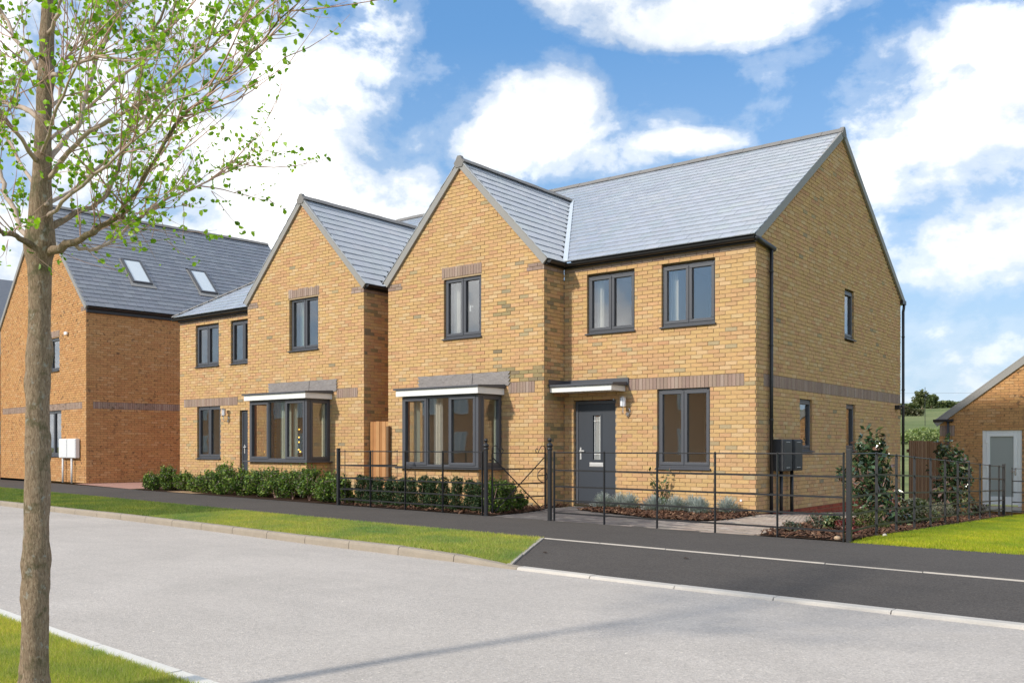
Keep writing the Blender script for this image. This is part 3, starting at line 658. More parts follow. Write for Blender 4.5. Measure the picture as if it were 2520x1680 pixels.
YP = [21.0, 14.6, 12.25, 11.62, 11.03, 10.32, 10.01, 9.66, 9.45, 9.25, 9.16, 6.6]
XB = [-90, -45, -34.97, -30.9, -24.2, -20.5, -14.29, -10.06, -3.7, -1.8, 40]
YB = [24.0, 16.2, 14.85, 14.5, 13.68, 13.26, 12.56, 12.15, 11.50, 11.34, 8.9]
yk = lambda x: float(np.interp(x, XK, YK)); yp = lambda x: float(np.interp(x, XP, YP)); yb = lambda x: float(np.interp(x, XB, YB))
ROADZ = -.10
def kt(x):   # top of the far kerb
    return -.0 if x < -7.03 else (lerp(0., -.072, (x+7.03)/.93) if x < -6.1 else -.072)
def strip(name, mat, x0, x1, f0, f1, zf, dx=.4, ny=4):
    xs = np.arange(x0, x1+dx, dx); V = []; F = []
    for i, x in enumerate(xs):
        a, b = f0(x), f1(x)
        for j in range(ny+1): y = lerp(a, b, j/ny); V.append((x, y, zf(x, y)))
    m = ny+1
    for i in range(len(xs)-1):
        for j in range(ny): F.append((i*m+j, (i+1)*m+j, (i+1)*m+j+1, i*m+j+1))
    o = link(name, np_mesh(name, V, F), mat); o['kind'] = 'structure'; return o
strip('road', M_ROAD, -90, 45, lambda x: yk(x)-4.66, lambda x: yk(x)+.06, lambda x, y: ROADZ+.03*(1-abs((y-(yk(x)-2.3))/2.4)**2)*1.0-.0)
strip('footpath', M_PATH, -90, 45, lambda x: yp(x)+.0, lambda x: yb(x)+.10, lambda x, y: -.002, ny=3)
strip('vehicle_crossing', M_PATH, -7.0, 45, lambda x: max(yk(x)+.13, 9.62-(x+7.0)*1.98), lambda x: yp(x)-.05, lambda x, y: lerp(-.075, -.004, clamp((y-yk(x)-.13)/(yp(x)-yk(x)-.2))), dx=.1)
zv = lambda x, y: lerp(kt(x)-.012, -.012, clamp((y-yk(x)-.1)/(max(.2, yp(x)-yk(x)-.2))))
strip('verge', M_TURF, -60, -6.30, lambda x: yk(x)+.12, lambda x: yp(x)-.0 if x < -7.0 else max(yk(x)+.121, min(yp(x), 9.58-(x+7.0)*1.98)-.0), lambda x, y: zv(x, y), dx=.25)
strip('near_verge', M_TURF, -40, 30, lambda x: -9., lambda x: yk(x)-4.73, lambda x, y: -.03, ny=8)
strip('lawn', M_TURF, -3.9, 40, lambda x: yb(x)+.0, lambda x: 27.5, lambda x, y: tz(x, y)-.012, ny=24, dx=.5)

def polar_ground():
    V = []; F = []; rs = [0, 3, 6, 10, 15, 20, 26, 32, 40, 50, 65, 85, 110, 150, 200, 260, 320, 400, 520, 700, 950, 1400, 2200, 3500]; na = 96
    for r in rs:
        for j in range(na):
            a = 2*math.pi*j/na; x, y = r*math.sin(a), r*math.cos(a)
            fw = max(0, math.cos(a+YAW-math.radians(24)))  # rises towards the fields beyond the houses
            if r < 40: z = -.45+min(0, tz(x, y))-.35*clamp((r-26)/14.)
            else:
                h = -.8+.052*(min(r, 320)-40)+(max(0, min(r, 1000)-320)*.034)
                z = lerp(-.8, h, clamp(fw*1.6))
            V.append((x, y, z))
    for i in range(len(rs)-1):
        for j in range(na): F.append((i*na+j, i*na+(j+1) % na, (i+1)*na+(j+1) % na, (i+1)*na+j))
    o = link('ground', np_mesh('ground', V, [f[::-1] for f in F]), M_FIELD, smooth=True); o['kind'] = 'structure'; return o
polar_ground()
def ground_z(x, y):
    r = math.hypot(x, y); a = math.atan2(x, y); fw = max(0, math.cos(a+YAW-math.radians(24)))
    h = -.8+.052*(min(r, 320)-40)+(max(0, min(r, 1000)-320)*.034); return lerp(-.8, h, clamp(fw*1.6))

def kerb_line(x0, x1, f, w_, ztop, zbot, name, mat, parent_name, ln=.915, far=True):
    root = D.objects.new(parent_name, None); COL.objects.link(root); root['kind'] = 'structure'; LOC[root] = Matrix.Identity(4)
    pts = [(x, f(x)) for x in np.arange(x0, x1, .05)]; acc = 0; cur = [pts[0]]; segs = []
    for a, b in zip(pts[:-1], pts[1:]):
        acc += math.hypot(b[0]-a[0], b[1]-a[1]); cur.append(b)
        if acc >= ln: segs.append((cur[0], cur[-1])); cur = [b]; acc = 0
    sg = 1 if far else -1
    for a, b in segs:
        d = Vector((b[0]-a[0], b[1]-a[1], 0)).normalized(); n_ = Vector((-d.y, d.x, 0))*sg; g = .005
        A_, B_ = Vector((a[0], a[1], 0))+d*g, Vector((b[0], b[1], 0))-d*g; j = RNG.uniform(-.003, .003)
        m = MB(); za, zb_ = ztop(a[0])+j, ztop(b[0])+j
        def sec(P, zt): return [P+Z*zbot, P+n_*.004+Z*(zt-.035), P+n_*.012+Z*(zt-.012), P+n_*.028+Z*zt, P+n_*w_+Z*zt, P+n_*w_+Z*zbot]
        s0, s1 = sec(A_, za), sec(B_, zb_); i0 = len(m.v); m.v += [tuple(p) for p in s0+s1]; k = len(s0)
        for q in range(k): m.f.append((i0+q, i0+(q+1) % k, i0+k+(q+1) % k, i0+k+q)); m.t.append((1, 1, 1))
        m.f.append(tuple(i0+q for q in range(k))); m.f.append(tuple(i0+k+q for q in reversed(range(k)))); m.t += [(1, 1, 1)]*2
        m.build(name, M_EDGE if (name == 'kerbstone' and far and a[0] > -6.6) else mat, root, world=True)
    return root
kerb_line(-60, 12, yk, .125, kt, -.3, 'kerbstone', M_CONC, 'kerb')
kerb_line(-12, 1, lambda x: yk(x)-4.62, .125, lambda x: -.015, -.3, 'kerbstone', principled('pale_kerb', (.70, .67, .61), .85, .2, bump=(70, .3, .003), noise_c=[(5, .12), (60, .1)]), 'near_kerb', far=False)
kerb_line(-7.05, 12, lambda x: yp(x)-.045, .036, lambda x: .003, -.2, 'edging_stone', M_EDGE2, 'path_edging')
er = D.objects.new('verge_edging', None); COL.objects.link(er); er['kind'] = 'structure'; LOC[er] = Matrix.Identity(4)
ea, eb = V3(-7.02, 9.60, 0), V3(-6.02, 7.66, -.065)
for i in range(3):
    a = ea.lerp(eb, i/3+.003); b = ea.lerp(eb, (i+1)/3-.003); m = MB(); s_ = (eb-ea).cross(Z).normalized(); j = RNG.uniform(-.012, .012)
    m.hexa([a-s_*(.028-j)-Z*.2, b-s_*.028-Z*.2, b+s_*.028-Z*.2, a+s_*.028-Z*.2, a-s_*(.028-j)+Z*.008, b-s_*.028+Z*.008, b+s_*.028+Z*.008, a+s_*.028+Z*.008]); m.build('edging_stone', M_EDGE2, er)

# ------------------------------------------------------------ house A: the detached house in the middle
XA, YA_, YG, XIN, XL = -6.555, 15.29, 14.593, -10.612, -14.925
TM = .652            # main roof slope
def roof_front_y(z, ye=15.12, ze=4.86): return ye+(z-ze)/TM
def half_w(z, zr=7.20, tg=1.03): return (zr-z)/tg
hA = thing('detached_house', (XA, YA_, 0), 'large yellow brick house with grey door and box bay behind the estate railings', 'house')
P = Pieces(); mo = MB()
frF = frame((XIN, YA_, 0), (1, 0, 0)); Lr = XA-XIN
u_ = lambda x: x-XIN
opF = [(u_(-10.07), u_(-8.985), 3.375, 4.545), (u_(-8.41), u_(-7.325), 3.375, 4.545), (u_(-8.505), u_(-7.425), .755, 2.25), (u_(-10.39), u_(-9.412), .03, 2.085)]
znF = [(u_(-9.12), u_(-6.775), 2.25, 2.475, PAL_BROWN, 'soldier'), (0., Lr, 4.65, 4.725, PAL_BROWN, 'course')]
brick_wall(P, mo, frF, -1, 64, lambda z: [(0., Lr)], opF, znF, corner0=.0)
frG = frame((XL, YG, 0), (1, 0, 0)); LG = XIN-XL; gc = LG/2; ug = lambda x: x-XL
def ivG(z):
    if z < 4.79: return [(0., LG)]
    h = min(LG/2, (7.13-z)/1.045); return [(gc-h, gc+h)] if h > .03 else []
opG = [(ug(-13.25), ug(-12.21), 3.435, 4.745), (ug(-13.75), ug(-11.69), .72, 2.25)]
znG = [(ug(-13.305), ug(-12.2), 4.76, 4.985, PAL_BROWN, 'soldier'), (ug(-11.50), ug(-10.84), 2.25, 2.475, PAL_BROWN, 'soldier'),
       (LG-.42, LG, 4.65, 4.725, PAL_BROWN, 'course'), (0, .42, 4.65, 4.725, PAL_BROWN, 'course'), (LG-.40, LG, 4.725, 4.79, PAL_BROWN, 'course'), (0, .40, 4.725, 4.79, PAL_BROWN, 'course')]
def palA(u, z):
    x = XL+u
    if -12.0 < x < -10.5 and z > 2.5 and z < 4.6:
        t = mnoise.noise(Vector((x*.9, z*1.8, 3)));
        if t > .16 and RNG.rand() < .55: return PAL_OLIVE
    return PAL_A
PAL_OLIVE = [((.32, .25, .13), 70), ((.25, .20, .125), 30)]
brick_wall(P, mo, frG, -1, 96, ivG, opG, znG, palfn=palA)
frR = frame((XIN, YG, 0), (0, 1, 0)); brick_wall(P, mo, frR, -1, 64, lambda z: [(.02, YA_-YG)], [], [(.02, YA_-YG, 4.65, 4.725, PAL_BROWN, 'course')], palfn=lambda u, z: PAL_OLIVE if RNG.rand() < .22 else PAL_A, corner0=-.01, corner1=.0)
frS = frame((XA, YA_, 0), (0, 1, 0)); LS = 8.87; us = lambda y: y-YA_
def ivS(z):
    if z < 4.80: return [(.02, LS)]
    h = min(LS/2, (7.78-z)/.668); return [(max(.02, LS/2-h), LS/2+h)] if h > .03 else []
opS = [(us(17.36), us(18.02), 1.07, 2.10), (us(20.05), us(20.65), 1.07, 2.10), (us(19.95), us(20.57), 3.48, 4.55)]
znS = [(us(15.62), LS-.02, 2.25, 2.475, PAL_BROWN, 'soldier')]
brick_wall(P, mo, frS, -9, 104, ivS, opS, znS, palfn=lambda u, z: PAL_RED if z < 0 else PAL_A, corner0=-.01)
for fr_, ops in ((frF, opF), (frG, opG[:1]), (frS, opS)):
    for o_ in ops: reveal(mo, fr_, *o_)
CUR_A = [(-13.70, -13.55, 14.15, M_BLIND), (-13.03, -12.80, 14.05, M_CURT), (-11.80, -11.73, 14.5, M_BLIND)]
bay_window(hA, P, mo, -13.768, -11.677, 13.865, YG, .76, 2.222, 0., (-13.058, -12.442), CUR_A, (-13.95, -11.49, 2.70))
def visA(c): return True
P.build(hA, 'brick', 'brickwork', M_BRICK, 300)
mo.build('mortar_bed', M_MORTAR, hA)
# left wall, hidden from the street, and the back
bk = MB(); bk.quad((XL+.01, YG+.02, -.3), (XL+.01, 24.1, -.3), (XL+.01, 24.1, 4.8), (XL+.01, YG+.02, 4.8)); bk.quad((XL, 24.15, -.7), (XA-.02, 24.15, -.7), (XA-.02, 24.15, 4.8), (XL, 24.15, 4.8)); bk.build('rear_wall', M_FARB, hA)
window(hA, frF, *opF[0][:2], opF[0][2], opF[0][3], [(1, True), (1, True)], curtain=[(u_(-10.0), u_(-9.86), M_CURT)])
window(hA, frF, *opF[1][:2], opF[1][2], opF[1][3], [(1, True), (1, True)], curtain=[(u_(-8.36), u_(-8.2), M_CURT)], handle=u_(-7.9))
window(hA, frF, *opF[2][:2], opF[2][2], opF[2][3], [(1, True), (1, True)])
window(hA, frG, *opG[0][:2], opG[0][2], opG[0][3], [(1, True), (1, True)], handle=ug(-12.62), curtain=[(ug(-13.2), ug(-13.05), M_CURT)])
for o_ in opS: window(hA, frS, *o_, [(1, True)], rec=.045, room=1.0, curtain=[(o_[0]+.02, o_[1]-.02, M_CURT)] if o_[2] > 3 else [(o_[0]+.3, o_[1]-.02, M_CURT)])
# front door
def front_door(parent, fr, u0, u1, z0, z1, rec=.07, full=True):
    m = MB(); n1 = -rec
    for q in ((u0, u0+.065, z0, z1), (u1-.045, u1, z0, z1), (u0+.065, u1-.045, z1-.06, z1)): m.fbox(fr, *q, n1-.07, n1)
    fo = m.build('door_frame', M_FRAME, parent, bevel=.004)
    a, b, c, d = u0+.068, u1-.048, z0+.035, z1-.063
    g0, g1, g2, g3 = a+(b-a)*.40, a+(b-a)*.60, c+(d-c)*.44, c+(d-c)*.885
    l = MB()
    for q in ((a, g0, c, d), (g1, b, c, d), (g0, g1, c, g2), (g0, g1, g3, d)): l.fbox(fr, *q, n1-.06, n1-.015)
    leaf = l.build('door', M_DOOR, parent)
    t = MB()
    for q in ((g0-.035, g0, g2-.035, g3+.035), (g1, g1+.035, g2-.035, g3+.035), (g0, g1, g2-.035, g2), (g0, g1, g3, g3+.035)): t.fbox(fr, *q, n1-.03, n1-.004)
    t.build('door_glazing_bead', M_DOOR, leaf, bevel=.004)
    g = MB(); g.fbox(fr, g0-.005, g1+.005, g2-.005, g3+.005, n1-.045, n1-.04); g.build('pane', M_GLASS, leaf)
    bkp = MB(); bkp.fbox(fr, g0, g1, g2, g3, n1-.062, n1-.052); bkp.build('obscured_pane', M_SKYGL, leaf)  # pale sky reflection put into the colour of this sheet behind the glass
    w_ = MB()
    for q in ((g0+.022, g0+.032, g2, g3), (g1-.032, g1-.022, g2, g3)): w_.fbox(fr, *q, n1-.041, n1-.032)
    for q in ((g0, g1, g3-.11, g3-.10), (g0, g1, g2+.10, g2+.11)): w_.fbox(fr, *q, n1-.042, n1-.033)
    w_.build('glazing_bar', M_WHITE, leaf)
    h = MB(); hx = a+.035; h.fbox(fr, hx, hx+.035, c+.86, c+1.10, n1-.015, n1-.003); h.fbox(fr, hx+.005, hx+.125, c+1.02, c+1.045, n1+.02, n1+.035); h.fbox(fr, hx+.008, hx+.028, c+1.02, c+1.045, n1-.003, n1+.02); h.build('door_handle', M_SATIN, leaf, bevel=.004)
    lb = MB(); mid = (a+b)/2; lb.fbox(fr, mid-.17, mid+.15, c+.72, c+.805, n1-.015, n1-.004); lb.build('letterbox', M_SATIN, leaf, bevel=.006)
    lf = MB(); lf.fbox(fr, mid-.15, mid+.13, c+.735, c+.79, n1-.004, n1+.002); lf.build('letterbox_flap', M_SATIN, leaf, bevel=.004)
    s_ = MB(); s_.fbox(fr, u0+.03, u1-.02, z0, z0+.03, n1-.07, n1+.03); s_.build('door_threshold', M_CHROME, fo)
front_door(hA, frF, opF[3][0], opF[3][1], .03, 2.085)
cn = MB(); cn.box(XIN+.004, -9.19, 14.782, YA_-.004, 2.243, 2.35); cpy = cn.build('door_canopy', M_WHITE, hA, bevel=.004)
cn = MB(); cn.hexa([(XIN+.004, 14.735, 2.352), (-9.13, 14.735, 2.352), (-9.13, YA_-.005, 2.352), (XIN+.004, YA_-.005, 2.352), (XIN+.004, 14.735, 2.388), (-9.13, 14.735, 2.388), (-9.13, YA_-.005, 2.425), (XIN+.004, YA_-.005, 2.425)]); cn.build('canopy_roof', M_FRAME, cpy, bevel=.004)
cn = MB(); cn.box(XIN+.004, -9.11, YA_-.03, YA_-.006, 2.36, 2.50); cn.box(XIN+.006, XIN+.02, 14.74, YA_-.031, 2.39, 2.50); cn.build('canopy_flashing', M_FRAME, cpy)
wall_lamp(hA, -9.16, YA_, 2.0)
vt = MB(); vt.tube([(-6.83, YA_+.002, .235), (-6.83, YA_-.012, .235)], .022, 10); vt.build('wall_plug', M_WHITE, hA)
# roof
sl_ = math.atan(TM); frM = (V3(-14.97, 15.10, 4.847), V3(1, 0, 0), V3(0, math.cos(sl_), math.sin(sl_)), V3(0, -math.sin(sl_), math.cos(sl_)))
LM = (19.75-15.10)/math.cos(sl_)
def ivM(v):
    z = 4.847+v*math.sin(sl_); x0, x1 = 0., 14.97-6.50; h = half_w(z)
    if h <= 0: return [(x0, x1)]
    c = -12.77+14.97; return subtract([(x0, x1)], [(c-h-.02, c+h+.02)])
R = Pieces(); tiles(R, frM, LM, int(LM/.232)+1, .232, .30, ivM, PAL_SLATE_A)
sg = math.atan(1.03); GX = -12.77; GE = GX+2.30; ze = 7.20-1.03*2.30
frGR = (V3(GE, 14.53, ze), V3(0, 1, 0), V3(-math.cos(sg), 0, math.sin(sg)), V3(math.sin(sg), 0, math.cos(sg))); LGs = 2.30/math.cos(sg)
def ivGR(v): z = ze+v*math.sin(sg); return [(0., max(.05, roof_front_y(z, 15.10, 4.847)-14.53-.04))]
tiles(R, frGR, LGs, int(LGs/.232)+1, .232, .30, ivGR, PAL_SLATE_A)
frGL = (V3(GX-2.30, 14.53+4.2, ze), V3(0, -1, 0), V3(math.cos(sg), 0, math.sin(sg)), V3(-math.sin(sg), 0, math.cos(sg)))
def ivGL(v): z = ze+v*math.sin(sg); return [(4.2-max(.05, roof_front_y(z, 15.10, 4.847)-14.53-.04), 4.2)]
tiles(R, frGL, LGs, int(LGs/.232)+1, .232, .30, ivGL, PAL_SLATE_A)
R.build(hA, 'slate', 'slating', M_SLATE, 300, test=lambda c: c[0] > -12.7)
rd = MB()
def roof_pt(fr, u, v, n=-.012): O, U, W, Nn = fr; return O+U*u+W*v+Nn*n
zr_ = 4.847+LM*math.sin(sl_)
rd.quad(roof_pt(frM, 0, 0), roof_pt(frM, 8.47, 0), roof_pt(frM, 8.47, LM), roof_pt(frM, 0, LM))
rd.quad(roof_pt(frGR, 0, 0), roof_pt(frGR, .57, 0), roof_pt(frGR, 4.2, LGs), roof_pt(frGR, 0, LGs)); rd.quad(roof_pt(frGL, 3.63, 0), roof_pt(frGL, 4.2, 0), roof_pt(frGL, 4.2, LGs), roof_pt(frGL, 0, LGs))
rd.quad((-14.97, 19.75, zr_), (-6.5, 19.75, zr_), (-6.5, 24.40, 4.84), (-14.97, 24.40, 4.84))
rd.build('roof_deck', M_UNDER, hA)
va = MB(); p0 = V3(GE, 15.12, ze+.03); p1 = V3(GX+.05, 15.10+(7.16-4.847)/TM, 7.17); s_ = V3(.75, .66, 0)
va.hexa([p0-V3(.055, .0, -.02), p0+V3(.055, 0, -.02)+V3(0, 0, 0), p1+V3(.055, .0, .0), p1-V3(.055, 0, 0), p0-V3(.055, .0, -.05), p0+V3(.055, 0, .03), p1+V3(.055, .0, .03), p1-V3(.055, 0, -.03)]); va.build('valley_strip', M_VALLEY, hA)
ridge_tiles(hA, (-14.97, 19.75, zr_+.05), (-6.50, 19.75, zr_+.05)); ridge_tiles(hA, (GX, 14.53, 7.235), (GX, 18.68, 7.235))
verge(hA, (XL-.09, YG-.002, 4.83), (GX, YG-.002, 7.20), V3(0, -1, 0)); verge(hA, (XIN+.10, YG-.002, 4.83), (GX, YG-.002, 7.20), V3(0, -1, 0))
verge(hA, (XA+.002, YA_-.13, 4.845), (XA+.002, 19.75, zr_-.0), V3(1, 0, 0)); verge(hA, (XA+.002, 24.36, 4.845), (XA+.002, 19.75, zr_-.0), V3(1, 0, 0))
ec = MB(); ec.prism([(GX-.13, 14.52, 7.10), (GX-.04, 14.52, 7.27), (GX+.04, 14.52, 7.27), (GX+.13, 14.52, 7.10), (GX+.09, 14.52, 7.02), (GX-.09, 14.52, 7.02)][::-1], (0, .10, 0)); ec.build('ridge_end_cap', M_RIDGE, hA, bevel=.008)
ec = MB(); ec.prism([(XA-.02, 19.62, zr_-.08), (XA-.02, 19.71, zr_+.07), (XA-.02, 19.79, zr_+.07), (XA-.02, 19.88, zr_-.08), (XA-.02, 19.83, zr_-.16), (XA-.02, 19.67, zr_-.16)], (.09, 0, 0)); ec.build('ridge_end_cap', M_RIDGE, hA, bevel=.008)
fb = MB(); fb.box(XIN-.02, XA, YA_-.075, YA_-.005, 4.735, 4.83); fb.box(XIN+.005, XIN+.075, YG+.0, YA_-.076, 4.735, 4.83); fb.build('eaves_fascia', M_BLACK, hA)
gutter(hA, XIN+.135, XA+.045, YA_-.135, 4.815); gutter(hA, YG-.02, YA_-.135, XIN+.135, 4.815, 'y')
gc_ = MB(); gc_.tube([(XA+.04, YA_-.135, 4.79), (XA+.055, YA_-.06, 4.79), (XA+.06, YA_+.66, 4.72)], .05, 8); gc_.build('gutter_outlet', M_BLACK, hA, smooth=True)
downpipe(hA, XA+.058, 15.83, -.02, 4.72, (1, 0, 0))
rg = MB(); rg.box(XA-.3, XA+.07, 24.12, 24.42, 4.74, 4.84); rg.build('gutter_end', M_BLACK, hA)
dp = downpipe(hA, XA+.05, 24.21, -.4, 4.55, (1, 0, 0)); ob = MB(); ob.tube([(XA+.05, 24.21, 4.55), (XA+.05, 24.26, 4.64), (XA+.05, 24.30, 4.76)], .034, 8); ob.build('pipe_offset', M_BLACK, dp, smooth=True)
# meter boxes on the side wall, security light
for y0_, y1_ in ((15.99, 16.42), (16.50, 16.93)):
    m = MB(); m.box(XA+.003, XA+.215, y0_, y1_, .74, 1.315); mb_ = m.build('meter_box', M_BOX, hA, bevel=.012)
    m = MB(); m.box(XA+.216, XA+.226, y0_+.03, y1_-.03, .77, 1.285); m.build('meter_box_door', M_BOX, mb_, bevel=.004)
    m = MB()
    for zz in (.80, 1.262): m.box(XA+.226, XA+.229, y0_+.12, y1_-.14, zz, zz+.006)
    m.build('meter_box_label', M_WHITE, mb_)
    m = MB(); m.tube([(XA+.09, (y0_+y1_)/2, -.15), (XA+.09, (y0_+y1_)/2, .74)], .033, 10); m.build('conduit', M_BLACK, mb_, smooth=True)
m = MB(); m.box(XA+.003, XA+.12, 23.66, 23.78, 2.10, 2.20); m.box(XA+.03, XA+.15, 23.80, 23.93, 2.15, 2.21); m.build('security_light', M_BLACK, hA, bevel=.01)

# ------------------------------------------------------------ house B
ZB = .075; BR, BL, BLL = -15.722, -20.075, -24.28; BGX = -17.90
hB = thing('detached_house', (BL, YA_, 0), 'yellow brick house with grey box bay and hipped slate roof behind a shrub hedge', 'house')
P = Pieces(); mo = MB()
fr1 = frame((BL, YG, ZB), (1, 0, 0)); LB = BR-BL; b_ = lambda x: x-BL
def ivB(z):
    if z < 4.79: return [(0., LB)]
    h = min(LB/2, (7.13-z)/1.045); return [(LB/2-h, LB/2+h)] if h > .03 else []
o1 = [(b_(-18.40), b_(-17.31), 3.435, 4.76), (b_(-19.03), b_(-16.9), .77, 2.25)]
z1 = [(b_(-18.43), b_(-17.29), 4.76, 4.985, PAL_BROWN, 'soldier'), (b_(-16.65), b_(-15.93), 2.25, 2.475, PAL_BROWN, 'soldier'),
      (LB-.42, LB, 4.65, 4.725, PAL_BROWN, 'course'), (0, .42, 4.65, 4.725, PAL_BROWN, 'course'), (LB-.40, LB, 4.725, 4.79, PAL_BROWN, 'course'), (0, .40, 4.725, 4.79, PAL_BROWN, 'course')]
brick_wall(P, mo, fr1, -1, 96, ivB, o1, z1)
fr2 = frame((BLL, YA_, ZB), (1, 0, 0)); LB2 = BL-BLL; b2 = lambda x: x-BLL
o2 = [(b2(-23.48), b2(-22.36), 3.36, 4.55), (b2(-21.80), b2(-20.72), 3.36, 4.55), (b2(-23.41), b2(-22.29), .755, 2.25), (b2(-21.40), b2(-20.42), .03, 2.10)]
z2 = [(b2(-24.07), b2(-21.49), 2.25, 2.475, PAL_BROWN, 'soldier'), (0., LB2, 4.65, 4.725, PAL_BROWN, 'course')]
brick_wall(P, mo, fr2, -1, 64, lambda z: [(0., LB2)], o2, z2, corner1=0.)
fr3 = frame((BR, YG, ZB), (0, 1, 0)); brick_wall(P, mo, fr3, -1, 64, lambda z: [(.02, 5.)], [], [(.02, 5., 4.65, 4.725, PAL_BROWN, 'course')], palfn=lambda u, z: PAL_OLIVE if RNG.rand() < .15 else PAL_A, corner0=-.01)
for o_ in o1[:1]: reveal(mo, fr1, *o_)
for o_ in o2: reveal(mo, fr2, *o_)
bayB = bay_window(hB, P, mo, -19.048, -16.885, 13.895, YG, .845, 2.30, ZB, (-18.298, -17.653), [(-18.22, -17.86, 14.2, M_BLIND), (-17.62, -17.50, 14.1, M_BLIND), (-17.02, -16.93, 14.45, M_BLIND)], (-19.17, -16.66, 2.775))
P.build(hB, 'brick', 'brickwork', M_BRICK, 300); mo.build('mortar_bed', M_MORTAR, hB)
bk = MB(); bk.quad((BLL, YA_+.02, -.3), (BLL, 24.1, -.3), (BLL, 24.1, 4.85), (BLL, YA_+.02, 4.85)); bk.quad((BLL, 24.1, -.7), (BR, 24.1, -.7), (BR, 24.1, 4.85), (BLL, 24.1, 4.85)); bk.quad((BR-.01, 19.5, -.7), (BR-.01, 24.1, -.7), (BR-.01, 24.1, 4.85), (BR-.01, 19.5, 4.85)); bk.build('rear_wall', M_FARB, hB)
window(hB, fr1, *o1[0], [(1, True), (1, True)], rec=.075, curtain=[(o1[0][0]+.05, o1[0][0]+.3, M_BLIND)])
window(hB, fr2, *o2[0], [(1, True), (1, True)]); window(hB, fr2, *o2[1], [(1, True), (1, True)]); window(hB, fr2, *o2[2], [(1, True), (1, True)])
front_door(hB, fr2, *o2[3]); wall_lamp(hB, -21.93, YA_, 2.02+ZB)
# hanging warm bulbs glimpsed in the bay
for k, (bx, bz) in enumerate([(-18.62, 1.62), (-18.52, 1.62), (-18.63, 1.42), (-18.53, 1.42), (-18.63, 1.30), (-18.53, 1.30), (-18.63, 1.12), (-18.54, 1.11), (-18.48, 1.06), (-18.1, 1.05)]):
    if k == 0:
        mw = D.materials.new('warm_bulb'); mw.use_nodes = True; e = mw.node_tree.nodes['Principled BSDF']; e.inputs['Emission Color'].default_value = (1, .55, .08, 1); e.inputs['Emission Strength'].default_value = 3.; e.inputs['Base Color'].default_value = (.8, .4, .05, 1)
        pend = thing('pendant_light', (-18.5, 15.0, 2.4), 'cluster of small warm bulbs hanging behind the bay window left of the wooden gate', 'light')
    m = MB(); m.lathe((bx, 15.0, bz), [(.004, -.02), (.02, -.008), (.02, .008), (.004, .02)], 8); m.build('bulb', mw, pend)
m = MB()
for bx, bz in ((-18.575, 1.1), (-18.50, 1.08), (-18.1, 1.07)): m.tube([(bx, 15.0, bz), (bx, 15.0, 2.45)], .003, 4)
m.build('flex', M_BLACK, pend)
ze2 = 4.93; frM2 = (V3(BLL-.12, 15.10, ze2), *frM[1:])
LM2 = LM
def ivM2(v):
    yy = v*math.cos(sl_); z = ze2+v*math.sin(sl_); x0, x1 = yy, BR+.05-BLL+.12; h = (7.27-z)/1.03
    if h <= 0: return [(x0, x1)]
    c = BGX-BLL+.12; return subtract([(x0, x1)], [(c-h-.02, c+h+.02)])
R = Pieces(); tiles(R, frM2, LM2, int(LM2/.232)+1, .232, .30, ivM2, PAL_SLATE_A)
frH = (V3(BLL-.12, 24.40, ze2), V3(0, -1, 0), V3(math.cos(sl_), 0, math.sin(sl_)), V3(-math.sin(sl_), 0, math.cos(sl_)))
tiles(R, frH, LM2, int(LM2/.232)+1, .232, .30, lambda v: [(v*math.cos(sl_), 9.30-v*math.cos(sl_))], PAL_SLATE_A)
zeb = 7.27-1.03*2.30; frBR = (V3(BGX+2.30, 14.53, zeb), *frGR[1:]); frBL = (V3(BGX-2.30, 18.73, zeb), *frGL[1:])
ivBR = lambda v: [(0., max(.05, roof_front_y(zeb+v*math.sin(sg), 15.10, ze2)-14.57))]
ivBL = lambda v: [(4.2-max(.05, roof_front_y(zeb+v*math.sin(sg), 15.10, ze2)-14.57), 4.2)]
tiles(R, frBR, LGs, int(LGs/.232)+1, .232, .30, ivBR, PAL_SLATE_A); tiles(R, frBL, LGs, int(LGs/.232)+1, .232, .30, ivBL, PAL_SLATE_A)
R.build(hB, 'slate', 'slating', M_SLATE, 300, test=lambda c: (c[0] > BGX and c[0] < -15.4) or c[0] < -20)
rd = MB(); xr = BR+.05; zr2 = ze2+LM2*math.sin(sl_)
rd.poly([roof_pt(frM2, 0, 0), roof_pt(frM2, xr-BLL+.12, 0), roof_pt(frM2, xr-BLL+.12, LM2), roof_pt(frM2, 4.65, LM2)]); rd.poly([roof_pt(frH, 0, 0), roof_pt(frH, 9.3, 0), roof_pt(frH, 4.65, LM2)])
rd.quad(roof_pt(frBR, 0, 0), roof_pt(frBR, .57, 0), roof_pt(frBR, 4.2, LGs), roof_pt(frBR, 0, LGs)); rd.quad(roof_pt(frBL, 3.63, 0), roof_pt(frBL, 4.2, 0), roof_pt(frBL, 4.2, LGs), roof_pt(frBL, 0, LGs))
rd.quad((-19.75, 19.75, zr2), (xr, 19.75, zr2), (xr, 24.4, ze2), (BLL-.1, 24.4, ze2)); rd.poly([(xr-.02, 15.1, ze2), (xr-.02, 24.4, ze2), (xr-.02, 19.75, zr2)]); rd.build('roof_deck', M_UNDER, hB)
va = MB(); p0 = V3(BGX+2.30, 15.12, zeb+.03); p1 = V3(BGX+.05, 15.10+(7.22-ze2)/TM, 7.24)
va.hexa([p0-V3(.07, .0, -.02), p0+V3(.07, 0, -.02), p1+V3(.07, .0, .0), p1-V3(.07, 0, 0), p0-V3(.07, .0, -.05), p0+V3(.07, 0, .03), p1+V3(.07, .0, .03), p1-V3(.07, 0, -.03)]); va.build('valley_strip', M_VALLEY, hB)
